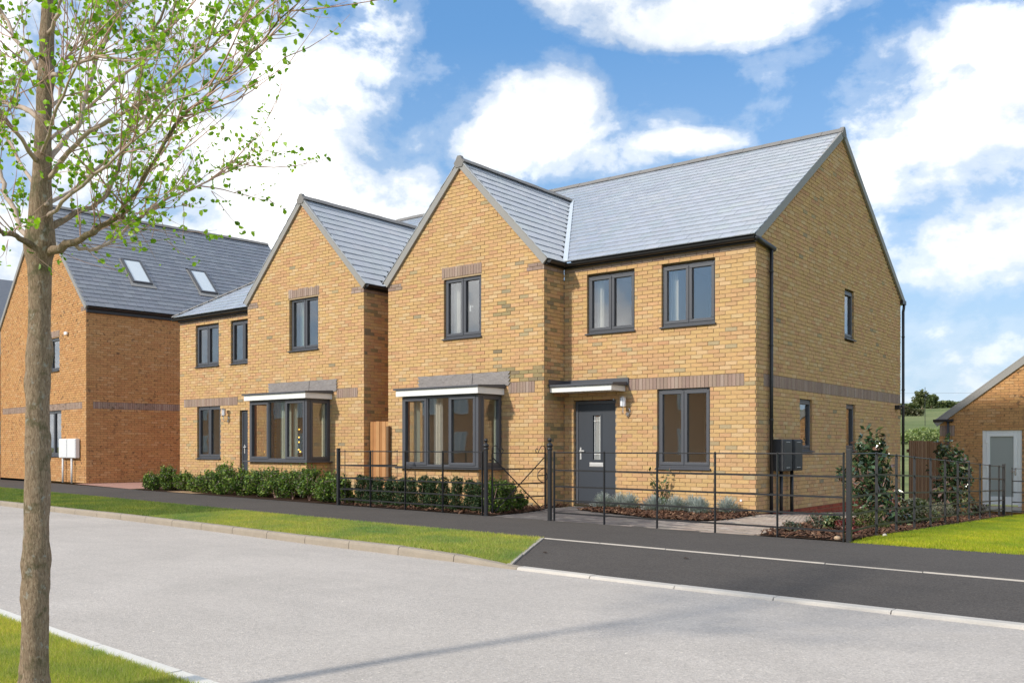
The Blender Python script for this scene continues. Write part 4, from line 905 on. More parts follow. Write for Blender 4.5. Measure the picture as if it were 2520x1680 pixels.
ridge_tiles(hB, (-19.7, 19.75, zr2+.05), (xr, 19.75, zr2+.05)); ridge_tiles(hB, (BGX, 14.53, 7.305), (BGX, 18.62, 7.305)); ridge_tiles(hB, (BLL-.12, 15.10, ze2+.045), (-19.72, 19.73, zr2+.045), .06, .04)
verge(hB, (BL-.09, YG-.002, 4.90), (BGX, YG-.002, 7.27), V3(0, -1, 0)); verge(hB, (BR+.10, YG-.002, 4.90), (BGX, YG-.002, 7.27), V3(0, -1, 0))
ec = MB(); ec.prism([(BGX-.13, 14.52, 7.17), (BGX-.04, 14.52, 7.34), (BGX+.04, 14.52, 7.34), (BGX+.13, 14.52, 7.17), (BGX+.09, 14.52, 7.09), (BGX-.09, 14.52, 7.09)][::-1], (0, .10, 0)); ec.build('ridge_end_cap', M_RIDGE, hB, bevel=.008)
fb = MB(); fb.box(BLL, BL-.02, YA_-.075, YA_-.005, 4.80, 4.905); fb.box(BR+.005, BR+.075, YG, 19.5, 4.80, 4.905); fb.build('eaves_fascia', M_BLACK, hB)
gutter(hB, BLL-.14, BL-.13, YA_-.135, 4.89); gutter(hB, YG-.02, 19.5, BR+.135, 4.89, 'y')

# ------------------------------------------------------------ house C: tall house with rooflights
UC = V3(.994, -.109, 0).normalized(); VC = V3(.109, .994, 0).normalized(); CC = V3(-28.99, 14.91, .09)
hC = thing('detached_house', tuple(CC), 'tall flecked orange brick house with two rooflights, standing behind the street tree', 'house')
GW = 8.34; frC = (CC-UC*GW, UC, Z.copy(), UC.cross(Z)); cu = lambda u: u+GW
P = Pieces(); mo = MB()
def ivC(z):
    if z < 5.62: return [(0., GW)]
    h = min(GW/2, (9.50-z)/.94); return [(GW/2-h, GW/2+h)] if h > .03 else []
oC = [(cu(-3.16), cu(-2.30), 3.65, 4.80), (cu(-3.62), cu(-2.13), .75, 2.325)]
zC = [(cu(-8.1), cu(-.33), 2.325, 2.55, PAL_BROWN, 'soldier'), (cu(-3.2), cu(-2.28), 4.83, 5.05, PAL_BROWN, 'soldier'), (GW-.42, GW, 5.475, 5.55, PAL_BROWN, 'course'), (GW-.42, GW, 5.55, 5.62, PAL_BROWN, 'course')]
brick_wall(P, mo, frC, -1, 127, ivC, oC, zC, pal=PAL_C)
frCS = (CC.copy(), VC, Z.copy(), VC.cross(Z)); brick_wall(P, mo, frCS, -2, 75, lambda z: [(.02, 9.)], [], [(.22, 9., 2.325, 2.55, PAL_BROWN, 'soldier')], pal=PAL_C, corner0=-.01)
for o_ in oC: reveal(mo, frC, *o_)
P.build(hC, 'brick', 'brickwork', M_BRICKC, 300); mo.build('mortar_bed', M_MORTAR2, hC)
window(hC, frC, *oC[0], [(1, True)], room=1.5); window(hC, frC, *oC[1], [(1, True), (1, True)], room=1.5)
tcn = math.atan(.94); ec_, rz = 5.68, 9.61-.0
eO = CC*1.; eO.z = 0; frCR = (eO+UC*.12+V3(0, 0, 5.70)-VC*.06, VC, (-UC*math.cos(tcn)+Z*math.sin(tcn)), (UC*math.sin(tcn)+Z*math.cos(tcn))); LCs = (GW/2+.12)/math.cos(tcn)
holes = [(1.96, 2.66, 1.62, 3.02), (4.42, 5.10, 1.55, 2.95)]      # rooflights: v range along the house, s range up the slope
def ivCR(v): return subtract([(0., 9.1)], [(a+.03-.02, b+.09+.02) for a, b, c, d in holes if c-.02 < v < d+.02])
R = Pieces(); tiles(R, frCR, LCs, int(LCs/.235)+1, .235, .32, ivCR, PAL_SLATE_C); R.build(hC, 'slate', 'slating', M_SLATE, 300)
rd = MB(); rd.quad(roof_pt(frCR, 0, 0), roof_pt(frCR, 9.1, 0), roof_pt(frCR, 9.1, LCs), roof_pt(frCR, 0, LCs))
rp = roof_pt(frCR, 0, LCs); rq = roof_pt(frCR, 9.1, LCs); lo = eO-UC*(GW+.1)+V3(0, 0, 5.70); rd.quad(rq, rp, lo, lo+VC*9.1); rd.poly([rq, lo+VC*9.1, eO+UC*.1+VC*9.0+V3(0, 0, 5.7)])
rd.quad(lo-V3(0, 0, 5.9)+UC*.1, lo-V3(0, 0, 5.9)+VC*9+UC*.1, lo+VC*9+UC*.1, lo+UC*.1); rd.build('roof_deck', M_UNDER, hC)
ridge_tiles(hC, rp+Z*.05, rq+Z*.05, ln=.6); ap = rp+V3(0, 0, 0)-VC*.0
nC = -VC; a0 = eO+V3(0, 0, 5.68)+nC*.002; verge(hC, a0+UC*.13, V3(rp.x, rp.y, rp.z)+nC*.0+VC*.05-UC*0, nC); verge(hC, a0-UC*(GW+.12), V3(rp.x, rp.y, rp.z)+VC*.05, nC)
fb = MB(); fb.fbox((eO+V3(0, 0, 5.50), VC, Z.copy(), UC), .0, 9., 0, .16, .003, .07); fb.build('eaves_fascia', M_BLACK, hC)
gm = MB(); gr_ = [(.055*math.cos(math.pi+math.pi*j/8), .055*math.sin(math.pi+math.pi*j/8)) for j in range(9)]; gm.prism([eO+UC*(.13+a)+V3(0, 0, 5.66+b) for a, b in gr_], VC*9.0); gm.build('gutter', M_BLACK, hC)
for a, b, c, d in holes:
    a += .06; b += .06; m = MB()
    for q in ((a, b, c, c+.07), (a, b, d-.07, d), (a, a+.07, c+.07, d-.07), (b-.07, b, c+.07, d-.07)): m.fbox(frCR, *q, -.05, .085)
    rl = m.build('rooflight', M_FRAME, hC, bevel=.006)
    m = MB(); m.fbox(frCR, a+.065, b-.065, c+.065, d-.065, .05, .06); m.build('pane', M_SKYGL, rl)
    m = MB(); m.fbox(frCR, a-.09, b+.09, c-.20, c-.002, .016, .03); m.fbox(frCR, a-.06, a-.002, c, d, .016, .03); m.fbox(frCR, b+.002, b+.06, c, d, .016, .03); m.build('rooflight_flashing', M_VERGE, rl)
m = MB(); q = eO-UC*1.55-VC*.06+V3(0, 0, 4.95); m.box(q.x-.09, q.x+.09, q.y-.03, q.y+.03, q.z-.05, q.z+.05); m.build('alarm_box', M_WHITE, hC, bevel=.008)
for k, (ua, ub) in enumerate(((-1.93, -1.24), (-1.20, -.50))):
    q = eO+UC*(ua+.04)-VC*.16; t = thing('meter_cabinet', (q.x, q.y, .03), ('white meter cabinet on a post, left of the pair by the orange brick house', 'white meter cabinet on a thin post, right one of the pair nearest the house corner')[k], 'cabinet', 'white meter cabinets')
    f_ = (q, UC, Z.copy(), -VC); m = MB(); m.fbox(f_, 0, ub-ua, .82, 1.45, -.13, 0); m.build('cabinet_body', M_BOXW, t, bevel=.012)
    m = MB(); m.fbox(f_, .02, ub-ua-.02, .84, 1.43, .001, .012); m.build('cabinet_door', M_BOXW, t, bevel=.005)
    m = MB(); pp = q+UC*((ub-ua)*.27 if k == 0 else (ub-ua)*.32)+VC*.06; m.tube([(pp.x, pp.y, .0), (pp.x, pp.y, .82)], .034, 10); m.build('post', M_BOXW, t, smooth=True)

def plain_house(label, O, U, L, W_, eh, rh, wins=(), group=None, roofm=M_UNDER, wall=M_FARB):
    """O front left corner, U along the front, ridge parallel to U"""
    U = Vector(U).normalized(); Vd = Vector((-U.y, U.x, 0)); O = Vector(O)
    t = thing('detached_house', tuple(O), label, 'house', group)
    P_ = lambda u, v, z: O+U*u+Vd*v+Z*z
    m = MB(); m.quad(P_(0, 0, -.5), P_(L, 0, -.5), P_(L, 0, eh), P_(0, 0, eh)); m.poly([P_(L, 0, -.5), P_(L, W_, -.5), P_(L, W_, eh), P_(L, W_/2, rh), P_(L, 0, eh)]); m.quad(P_(L, W_, -.5), P_(0, W_, -.5), P_(0, W_, eh), P_(L, W_, eh)); m.poly([P_(0, W_, -.5), P_(0, 0, -.5), P_(0, 0, eh), P_(0, W_/2, rh), P_(0, W_, eh)])
    m.build('wall', wall, t)
    m = MB(); k = (rh-eh)/(W_/2)
    for sgn in (0, 1):
        a = P_(-.15, -.2 if not sgn else W_+.2, eh-.2*k); b = P_(L+.15, -.2 if not sgn else W_+.2, eh-.2*k); c = P_(L+.15, W_/2, rh); d = P_(-.15, W_/2, rh)
        m.hexa([a, b, c, d, a+Z*.06, b+Z*.06, c+Z*.06, d+Z*.06])
    m.build('roof', roofm, t)
    for (u0, u1, z0, z1) in wins:
        fr = (O, U, Z.copy(), U.cross(Z)); w_ = MB()
        for q in ((u0, u1, z1-.08, z1), (u0, u1, z0, z0+.08), (u0, u0+.08, z0+.08, z1-.08), (u1-.08, u1, z0+.08, z1-.08), ((u0+u1)/2-.05, (u0+u1)/2+.05, z0+.08, z1-.08)): w_.fbox(fr, *q, -.02, .05)
        o = w_.build('window', M_WHITE, t); g = MB(); g.fbox(fr, u0+.05, u1-.05, z0+.05, z1-.05, .0, .02); g.build('pane', M_SKYGL, o)
    return t
M_SLATEF = principled('far_slate', (.15, .165, .195), .45, .6, noise_c=[(3, .1), (40, .1)])
M_TILER = principled('far_red_tiles', (.36, .16, .09), .8, .3, noise_c=[(5, .15), (40, .15)])
EO = V3(-41.9, 18., 0)+UC*3.6-VC*3.0
plain_house('house with dark slate roof glimpsed at the left edge behind the orange brick house', tuple(EO+VC*0), tuple(VC), 9., 7.2, 4.9, 8.35, [(1, 2.2, .9, 2.2)], roofm=M_SLATEF)
wn_ = [(1.2, 2.4, .9, 2.2), (4.2, 5.4, .9, 2.2), (1.2, 2.4, 3.3, 4.5), (4.2, 5.4, 3.3, 4.5), (6.9, 8.1, 3.3, 4.5)]
for i, (ox, oy, lab, rm) in enumerate([(-20.5, -15.5, 'brick house with grey roof across the street, mirrored in the lower windows', M_SLATEF), (-32.5, -14.5, 'brick house with red roof across the street, mirrored in the door glass', M_TILER), (-45.0, -12.5, 'brick house across the street mirrored in the main bay window', M_SLATEF), (-58., -9.5, 'brick house across the street mirrored in the far bay window', M_TILER)]):
    plain_house(lab, (ox, oy, -.1), (-1, -.06, 0), 9.5, 7.5, 4.8, 7.8, wn_, 'houses across the street', rm)

# ------------------------------------------------------------ garage with white door
YD = 28.5; gz = -.46; GX0, GX1 = -6.66, -1.9
hG = thing('brick_garage', (GX0, YD, gz), 'single storey orange brick garage with a white glazed side door at the right edge', 'garage')
frD = frame((GX0, YD, gz), (1, 0, 0)); P = Pieces(); mo = MB(); Lg = GX1-GX0; gd = lambda x: x-GX0
def ivD(z):
    if z < 2.28: return [(0., Lg)]
    h = (4.20-z)/.76+.0; return [(max(0, Lg/2-h), min(Lg, Lg/2+h))] if h > .03 else []
oD = [(gd(-5.545), gd(-4.56), 0., 2.13)]
brick_wall(P, mo, frD, -3, 54, ivD, oD, [(0, .40, 1.95, 2.25, PAL_BROWN, 'soldier')], pal=PAL_C); reveal(mo, frD, *oD[0])
P.build(hG, 'brick', 'brickwork', M_BRICKC, 300); mo.build('mortar_bed', M_MORTAR2, hG)
bk = MB(); bk.quad((GX0+.01, YD+.02, gz-.3), (GX0+.01, YD+6, gz-.3), (GX0+.01, YD+6, gz+2.3), (GX0+.01, YD+.02, gz+2.3)); bk.quad((GX1, YD, gz-.3), (GX1, YD+6, gz-.3), (GX1, YD+6, gz+2.3), (GX1, YD, gz+2.3)); bk.build('side_wall', M_FARB, hG)
pk = gz+2.30+.76*(Lg/2+.14); cx = (GX0+GX1)/2; rd = MB(); rd.quad((GX0-.14, YD-.06, gz+2.34), (GX0-.14, YD+6.1, gz+2.34), (cx, YD+6.1, pk+.05), (cx, YD-.06, pk+.05)); rd.quad((GX1+.14, YD-.06, gz+2.34), (cx, YD-.06, pk+.05), (cx, YD+6.1, pk+.05), (GX1+.14, YD+6.1, gz+2.34)); rd.build('roof', M_SLATEF, hG)
verge(hG, (GX0-.16, YD-.002, gz+2.36), (cx, YD-.002, pk+.06), V3(0, -1, 0), wd=.17); verge(hG, (GX1+.16, YD-.002, gz+2.36), (cx, YD-.002, pk+.06), V3(0, -1, 0), wd=.17)
m = MB(); m.box(GX0-.16, GX0+.38, YD-.09, YD-.003, gz+2.36, gz+2.43); m.build('gutter_end', M_BLACK, hG, bevel=.01); downpipe(hG, GX0+.24, YD-.05, gz, gz+2.38, (0, -1, 0))
m = MB(); a, b, c, d = oD[0]
for q in ((a, a+.10, c, d), (b-.10, b, c, d), (a+.10, b-.10, d-.10, d)): m.fbox(frD, *q, -.10, -.03)
gfr = m.build('door_frame', M_WHITE, hG, bevel=.006); m = MB()
for q in ((a+.102, a+.19, .04, d-.102), (b-.21, b-.102, .04, d-.102), (a+.19, b-.21, d-.20, d-.102), (a+.19, b-.21, .04, .26)): m.fbox(frD, *q, -.085, -.02)
gdo = m.build('door', M_WHITE, hG, bevel=.006); m = MB(); m.fbox(frD, a+.185, b-.205, .25, d-.195, -.06, -.05); m.build('frosted_pane', M_FROST, gdo)
m = MB(); m.fbox(frD, b-.17, b-.14, .86, 1.06, -.02, -.005); m.fbox(frD, b-.26, b-.145, .95, .975, .01, .03); m.fbox(frD, b-.165, b-.145, .95, .975, -.005, .01); m.build('door_handle', M_CHROME, gdo)
m = MB()
for zz in (.35, 1.05, 1.75): m.fbox(frD, a+.09, a+.125, zz, zz+.10, -.03, .0)
m.build('door_hinge', M_WHITE, gdo); m = MB(); m.fbox(frD, a, b, -.14, -.01, -.1, .12); m.build('door_step', M_EDGE, hG)

# ------------------------------------------------------------ front garden surfaces
def in_poly(x, y, poly):
    c = False; j = len(poly)-1
    for i in range(len(poly)):
        xi, yi = poly[i]; xj, yj = poly[j]
        if (yi > y) != (yj > y) and x < (xj-xi)*(y-yi)/(yj-yi)+xi: c = not c
        j = i
    return c
BED_DOOR = [(-9.62, 14.35), (-9.0, 14.0), (-8.2, 13.72), (-7.4, 13.35), (-6.9, 13.22), (-6.5, 13.55), (-6.45, 14.2), (-6.52, 15.28), (-9.40, 15.28), (-9.55, 14.9)]
BED_SIDE = [(-4.95, 11.62), (-5.1, 12.6), (-5.2, 14.2), (-5.3, 17.), (-5.4, 24.2), (-4.14, 24.2), (-3.84, 15.), (-3.74, 11.53)]
BED_BOX = [(-14.3, 12.60), (-14.3, 14.58), (-10.62, 14.58), (-10.62, 15.2), (-10.45, 15.2), (-10.38, 14.5), (-10.0, 13.3), (-9.95, 12.17)]
BED_HEDGE = [(-23.9, 13.68), (-24.0, 15.2), (-14.3, 14.55), (-14.3, 12.60)]
def flat_poly(name, poly, mat, dz, kind='structure', step=.35):
    xs = [p[0] for p in poly]; ys = [p[1] for p in poly]; V = []; F = []; idx = {}
    # triangulated through a bmesh grid so that it follows the terrain
    import bmesh
    bm = bmesh.new(); vs = [bm.verts.new((x, y, 0)) for x, y in poly]; bm.faces.new(vs)
    k = min(ys)+step
    while k < max(ys):
        bmesh.ops.bisect_plane(bm, geom=bm.verts[:]+bm.edges[:]+bm.faces[:], plane_co=(0, k, 0), plane_no=(0, 1, 0)); k += step
    k = min(xs)+step*2
    while k < max(xs):
        bmesh.ops.bisect_plane(bm, geom=bm.verts[:]+bm.edges[:]+bm.faces[:], plane_co=(k, 0, 0), plane_no=(1, 0, 0)); k += step*2
    for v in bm.verts: v.co.z = tz(v.co.x, v.co.y)+dz
    bmesh.ops.recalc_face_normals(bm, faces=bm.faces[:])
    for f in bm.faces:
        if f.normal.z < 0: f.normal_flip()
    me = D.meshes.new(name); bm.to_mesh(me); bm.free(); o = link(name, me, mat); o['kind'] = kind; return o
PAVE = [(-10.35, 12.19), (-10.35, 15.29), (-6.55, 15.29), (-6.55, 24.2), (-5.0, 24.2), (-4.9, 11.63)]
pave = flat_poly('garden_path', PAVE, M_JOINT, -.022)
LOC[pave] = Matrix.Identity(4)
flat_poly('soil_bed', BED_BOX, M_SOIL, .004); flat_poly('soil_bed', BED_HEDGE, M_SOIL, .004)
flat_poly('driveway', [(-29.2, 14.62), (-29.0, 14.9), (-28.2, 26), (-24.3, 26), (-24.3, 13.75)], M_PINK, .006); flat_poly('sandy_path', [(-22.1, 13.50), (-21.7, 15.2), (-20.2, 15.2), (-20.6, 13.32)], M_SAND, .010)
PP = Pieces(); fi = PP.frame((V3(0, 0, 0), V3(1, 0, 0), V3(0, 1, 0), V3(0, 0, 1)))
PAL_PG = [((.150, .135, .130), 45), ((.120, .108, .105), 35), ((.20, .18, .165), 20)]; PAL_PB = [((.44, .36, .29), 45), ((.38, .30, .24), 35), ((.50, .42, .35), 20)]; PAL_PM = [((.27, .235, .205), 50), ((.21, .18, .165), 30), ((.36, .31, .27), 20)]
PVS = []
yy = 11.60; r_ = 0
while yy < 24.1:
    xx = -10.35+(r_ % 2)*.1
    while xx < -4.85:
        cx_, cy_ = xx+.1, yy+.05
        if cy_ > yb(cx_)+.04 and in_poly(cx_, cy_, PAVE) and not in_poly(cx_, cy_, BED_DOOR) and not in_poly(cx_, cy_, BED_SIDE) and not in_poly(cx_, cy_, BED_BOX) and not (cx_ < -6.6 and cy_ > 15.25):
            t = clamp((cx_+7.4)/1.5)+RNG.uniform(-.25, .25); pal = PAL_PG if t < .33 else PAL_PM if t < .66 else PAL_PB  # shade by the gate and sun on the right put into the paver colours
            z = tz(cx_, cy_)+RNG.uniform(-.0015, .0015); PP.add(fi, xx+.002, xx+.198, yy+.002, yy+.098, z-.03, z, pal, True)
        xx += .2
    yy += .1; r_ += 1
PP.build(pave, 'paver', 'paving', M_PAVER, 300)

def mulch(name, poly, n, lab):
    xs = [p[0] for p in poly]; ys = [p[1] for p in poly]; V = []; F = []; T = []
    o = flat_poly(name, poly, M_SOIL, .012, 'structure'); LOC[o] = Matrix.Identity(4)
    k = 0
    while k < n:
        x, y = RNG.uniform(min(xs)-.05, max(xs)+.05), RNG.uniform(min(ys), max(ys))
        jx, jy = RNG.normal(0, .05, 2)
        if not in_poly(x, y, poly): continue
        x += jx; y += jy; k += 1
        if y < yb(x)+.03: continue
        L_, W2 = RNG.uniform(.018, .05), RNG.uniform(.006, .018); a = RNG.uniform(0, 6.28); ti = RNG.normal(0, .35); z = tz(x, y)+.018+RNG.uniform(0, .025)
        dx, dy = math.cos(a), math.sin(a); up = ti*L_; b0 = len(V)
        V += [(x-dx*L_-dy*-W2, y-dy*L_-dx*W2, z-up), (x+dx*L_-dy*-W2, y+dy*L_-dx*W2, z+up), (x+dx*L_*.8-dy*W2, y+dy*L_*.8+dx*W2, z+up+.006), (x-dx*L_*.9-dy*W2, y-dy*L_*.9+dx*W2, z-up+.006), (x, y, z+.010)]
        F += [(b0, b0+1, b0+4), (b0+1, b0+2, b0+4), (b0+2, b0+3, b0+4), (b0+3, b0, b0+4)]
        c = np.array([(.115, .055, .032), (.16, .085, .05), (.065, .032, .02), (.30, .18, .11), (.09, .05, .035)][RNG.choice(5, p=[.34, .24, .26, .06, .10])])*RNG.uniform(.8, 1.2); T += [c]*4
    m = link('bark_chips', np_mesh('bark_chips', V, F, T), M_MULCH); m['kind'] = 'stuff'; m['label'] = lab; m['category'] = 'bark mulch'
mulch('mulch_bed', BED_DOOR, 7000, 'reddish brown bark mulch under the lavender row beside the front door')
mulch('mulch_bed', BED_SIDE, 7000, 'reddish brown bark mulch along the inside of the side railings')
mulch('mulch_bed', BED_BOX, 2500, 'dark bark mulch at the foot of the clipped box row')

# ------------------------------------------------------------ grass blades
def blades(name, lab, n, sampler, h, w_, base, cols, dark=None):
    P0 = []
    while len(P0) < n:
        q = sampler(max(1000, n//3)); P0 += list(q)
    P0 = np.array(P0[:n]); n = len(P0)
    a = RNG.uniform(0, 6.283, n); hh = h*RNG.uniform(.45, 1.15, n); lean = RNG.normal(0, .38, (n, 2))*hh[:, None]; ww = w_*RNG.uniform(.6, 1.3, n)
    dx, dy = np.cos(a)*ww, np.sin(a)*ww
    V = np.zeros((n, 3, 3)); V[:, 0] = P0; V[:, 1] = P0; V[:, 2] = P0
    V[:, 0, 0] -= dx; V[:, 0, 1] -= dy; V[:, 1, 0] += dx; V[:, 1, 1] += dy; V[:, 2, :2] += lean; V[:, 2, 2] += hh
    C = np.array(cols)[RNG.randint(0, len(cols), n)]*RNG.uniform(.75, 1.25, (n, 1))
    pat = np.array([mnoise.noise(Vector((p[0]*.9, p[1]*.9, 1.7)))+.6*mnoise.noise(Vector((p[0]*3.1, p[1]*3.1, 4.))) for p in P0])
    C[:, 0] *= 1+.50*pat; C[:, 1] *= 1+.26*pat
    o = link(name, np_mesh(name, V.reshape(-1, 3), np.arange(n*3).reshape(-1, 3), C), M_GRASS); o['kind'] = 'stuff'; o['label'] = lab; o['category'] = 'grass'; return o
def samp(x0, x1, y0f, y1f, zf, dens=None):
    def f(m):
        x = RNG.uniform(x0, x1, m); out = []
        for xi in x:
            a, b = y0f(xi), y1f(xi)
            if b <= a: continue
            yi = RNG.uniform(a, b)
            if dens is not None and RNG.rand() > dens(xi, yi): continue
            out.append((xi, yi, zf(xi, yi)))
        return out
    return f
GC = [(.42, .45, .085), (.47, .48, .11), (.30, .38, .07), (.54, .48, .20)]
GC_SHADE = [(.19, .25, .06), (.21, .27, .07), (.15, .21, .05), (.26, .27, .10)]  # shadow lying over the left verge, put into the blade colours
GCM = [(.36, .42, .10), (.40, .44, .12), (.30, .37, .08), (.46, .42, .17)]
GCL = [(.34, .42, .035), (.39, .44, .045), (.28, .37, .03), (.43, .41, .08)]
def vis_near(x, y):
    u, v, d = proj((x, y, 0)) if (-x*SY+y*CY) > .4 else (-999, 0, 0)
    return 1. if -150 < u < 800 and v < 1900 else 0.
blades('grass', 'bright green grass of the near verge around the street tree', 150000, samp(-8.6, -2.6, lambda x: .6, lambda x: yk(x)-4.74, lambda x, y: -.03, vis_near), .040, .0021, 0, GC)
vz = lambda x, y: zv(x, y)-.002
vtop = lambda x: yp(x)-.01 if x < -7.0 else min(yp(x), 9.58-(x+7.0)*1.98)-.01
blades('grass', 'mid green grass of the verge between footpath and kerb, right half', 95000, samp(-14.5, -6.0, lambda x: yk(x)+.11, vtop, vz), .042, .0042, 0, GCM)
blades('grass', 'grass of the verge between footpath and kerb, left half, shade put into its green', 70000, samp(-34, -14.5, lambda x: yk(x)+.11, vtop, vz, lambda x, y: 1.-.6*clamp((-x-16)/16)), .045, .008, 0, GC_SHADE)
def vis_lawn(x, y):
    u, v, d = proj((x, y, 0)); return (1. if u < 2700 else 0.)*clamp(16./max(1, y), 0, 1)
lawn_x = lambda y: lerp(-3.70, -4.10, clamp((y-11.5)/12.))
blades('grass', 'yellow green lawn beside the side railings', 150000, samp(-4.2, 2.2, lambda x: yb(x)-.02, lambda x: 27., lambda x, y: tz(x, y)-.014, lambda x, y: vis_lawn(x, y)*(1. if x > lawn_x(y) else 0.)), .042, .0052, 0, GCL)

# ------------------------------------------------------------ estate railings
FA, FBp = V3(-14.30, 12.58, 0), V3(-3.73, 11.52, 0); FD = (FBp-FA).normalized()
fp = lambda x: FA+FD*((x-FA.x)/FD.x)
RZ = (.13, .33, .55, .805)
def railing(label, pts, ends, zf=lambda p: 0., bigs=(), topz=1.087, thin_first=False, group='estate railings'):
    """pts: post positions; a thing with posts and five rails"""
    t = thing('estate_railing', (pts[0].x, pts[0].y, zf(pts[0])), label, 'railing', group)
    d = (pts[-1]-pts[0]).normalized(); s_ = d.cross(Z)
    for i, p in enumerate(pts):
        z = zf(p); m = MB()
        if i in bigs:
            hw = .03; m.hexa([p+d*a+s_*b+Z*(z+c) for c in (-.1, 1.145) for a, b in ((-hw, -hw), (hw, -hw), (hw, hw), (-hw, hw))]); m.hexa([p+d*a+s_*b+Z*(z+c) for c in (1.1452, 1.153) for a, b in ((-.033, -.033), (.033, -.033), (.033, .033), (-.033, .033))]); m.build('post', M_IRON, t, bevel=.004)
        else:
            m.hexa([p+d*a+s_*b+Z*(z+c) for c in (-.1, 1.10) for a, b in ((-.0065, -.018), (.0065, -.018), (.0065, .018), (-.0065, .018))]); m.tube([p+Z*(z+1.09), p+Z*(z+1.108)], .013, 8); m.build('post', M_IRON, t)
    q0, q1 = pts[0], pts[-1]
    for k, rz in enumerate(RZ+(topz,)):
        m = MB()
        for a, b in zip(pts[:-1], pts[1:]):
            A_, B_ = a+Z*(zf(a)+rz), b+Z*(zf(b)+rz)
            if k == 4: m.tube([A_, B_], .0085, 8, cap=True)
            else: m.hexa([A_-s_*.0045-Z*.0125, B_-s_*.0045-Z*.0125, B_+s_*.0045-Z*.0125, A_+s_*.0045-Z*.0125, A_-s_*.0045+Z*.0125, B_-s_*.0045+Z*.0125, B_+s_*.0045+Z*.0125, A_+s_*.0045+Z*.0125])
        m.build('rail', M_IRON, t)
    return t
railing('black estate railing in front of the clipped box row, left of the gate', [fp(x) for x in (-14.30, -13.25, -12.20, -11.16, -10.15)], None, bigs=(0,))
railing('black estate railing in front of the lavender bed and front door, right of the gate', [fp(x) for x in (-8.525, -7.524, -6.564, -5.61, -4.686, -3.80)], None)
SIDEP = [V3(-3.73, 11.52, 0), V3(-3.769, 12.76, 0), V3(-3.803, 13.81, 0), V3(-3.838, 14.89, 0), V3(-3.873, 15.99, 0), V3(-3.908, 17.10, 0), V3(-3.944, 18.2, 0), V3(-3.978, 19.28, 0), V3(-4.015, 20.43, 0), V3(-4.051, 21.56, 0), V3(-4.089, 22.75, 0), V3(-4.11, 23.4, 0)]
railing('long black estate railing running back along the lawn towards the garage', SIDEP, None, zf=lambda p: -.034*max(0, p.y-12.2)+.02*clamp(p.y-11.6), bigs=(0, 11))
railing('short black estate railing behind the box row beside the wooden gate', [V3(-14.24, 12.70, 0), V3(-13.85, 13.1, 0), V3(-13.50, 13.45, 0)], None)
railing('black estate railing on the lawn in front of the white garage door', [V3(-3.95, 23.45, 0), V3(-3.0, 23.5, 0), V3(-2.0, 23.55, 0)], None, zf=lambda p: -.40)
for x, lab in ((-10.065, 'round black gate post with ball finial, left post of the open garden gate'), (-8.62, 'round black gate post with ball finial, right post of the open garden gate')):
    p = fp(x); t = thing('gate_post', tuple(p), lab, 'gate post', 'gate posts')
    m = MB(); m.lathe((p.x, p.y, 0), [(.042, -.05), (.042, .01), (.036, .015), (.036, 1.12), (.036, 1.125)], 14); m.build('post', M_IRON, t, smooth=False)
    m = MB(); m.lathe((p.x, p.y, 0), [(.036, 1.126), (.046, 1.13), (.046, 1.15), (.040, 1.155), (.040, 1.175), (.048, 1.18), (.055, 1.195), (.050, 1.215), (.030, 1.235), (.018, 1.245), (.016, 1.255)], 14); m.build('collar', M_IRON, t, smooth=True)
    m = MB(); m.lathe((p.x, p.y, 0), [(.012, 1.252)]+[(.034*math.sin(a), 1.288-.034*math.cos(a)) for a in np.linspace(.4, 3.1, 9)], 14); m.build('finial_ball', M_IRON, t, smooth=True)
# the gate leaf, swung inwards
G0, G1 = V3(-10.02, 12.27, 0), V3(-9.90, 13.66, 0); gdv = (G1-G0).normalized(); GLn = (G1-G0).length; gs = gdv.cross(Z)
gt = thing('garden_gate', tuple(G0), 'black iron garden gate with scrolled top and crossed braces, swung open inwards', 'gate')
gp = lambda u, z, n=0.: G0+gdv*u+Z*z+gs*n
def gbar(name, pts, r=None, flat=None):
    m = MB()
    if r: m.tube(pts, r, 8)
    else:
        for a, b in zip(pts[:-1], pts[1:]):
            dd = (b-a).normalized(); up = dd.cross(gs).normalized(); m.hexa([a-gs*flat[1]-up*flat[0], b-gs*flat[1]-up*flat[0], b+gs*flat[1]-up*flat[0], a+gs*flat[1]-up*flat[0], a-gs*flat[1]+up*flat[0], b-gs*flat[1]+up*flat[0], b+gs*flat[1]+up*flat[0], a+gs*flat[1]+up*flat[0]])
    return m.build(name, M_IRON, gt, smooth=bool(r))
def scroll(u0, sg):
    top = [gp(u0, 1.06)]+[gp(u0+sg*(.075-.075*math.cos(a)), 1.125+.072*math.sin(a)) for a in np.linspace(.1, 2.2, 9)]
    sp = [gp(u0+sg*(.20+.0*a), 1.16-.0*a) for a in ()]
    c = (u0+sg*.235, 1.115)
    for a in np.linspace(0, 1, 14):
        ang = math.pi*1.05+a*2*math.pi*.95; rr = .052*(1-.55*a); sp.append(gp(c[0]+sg*(rr*math.cos(ang)), c[1]+rr*math.sin(ang)))
    return top+sp
gbar('stile', [gp(0, .05), gp(0, .5), gp(0, 1.06)], flat=(.016, .006)); gbar('stile', [gp(GLn, .05), gp(GLn, .5), gp(GLn, 1.06)], flat=(.016, .006))
gbar('scroll', scroll(0, 1), r=.007); gbar('scroll', scroll(GLn, -1), r=.007)
for zz in (.285, .525, .785): gbar('rail', [gp(.01, zz), gp(GLn-.01, zz)], flat=(.0115, .004))
gbar('rail', [gp(.0, 1.068), gp(GLn, 1.068)], r=.0075)
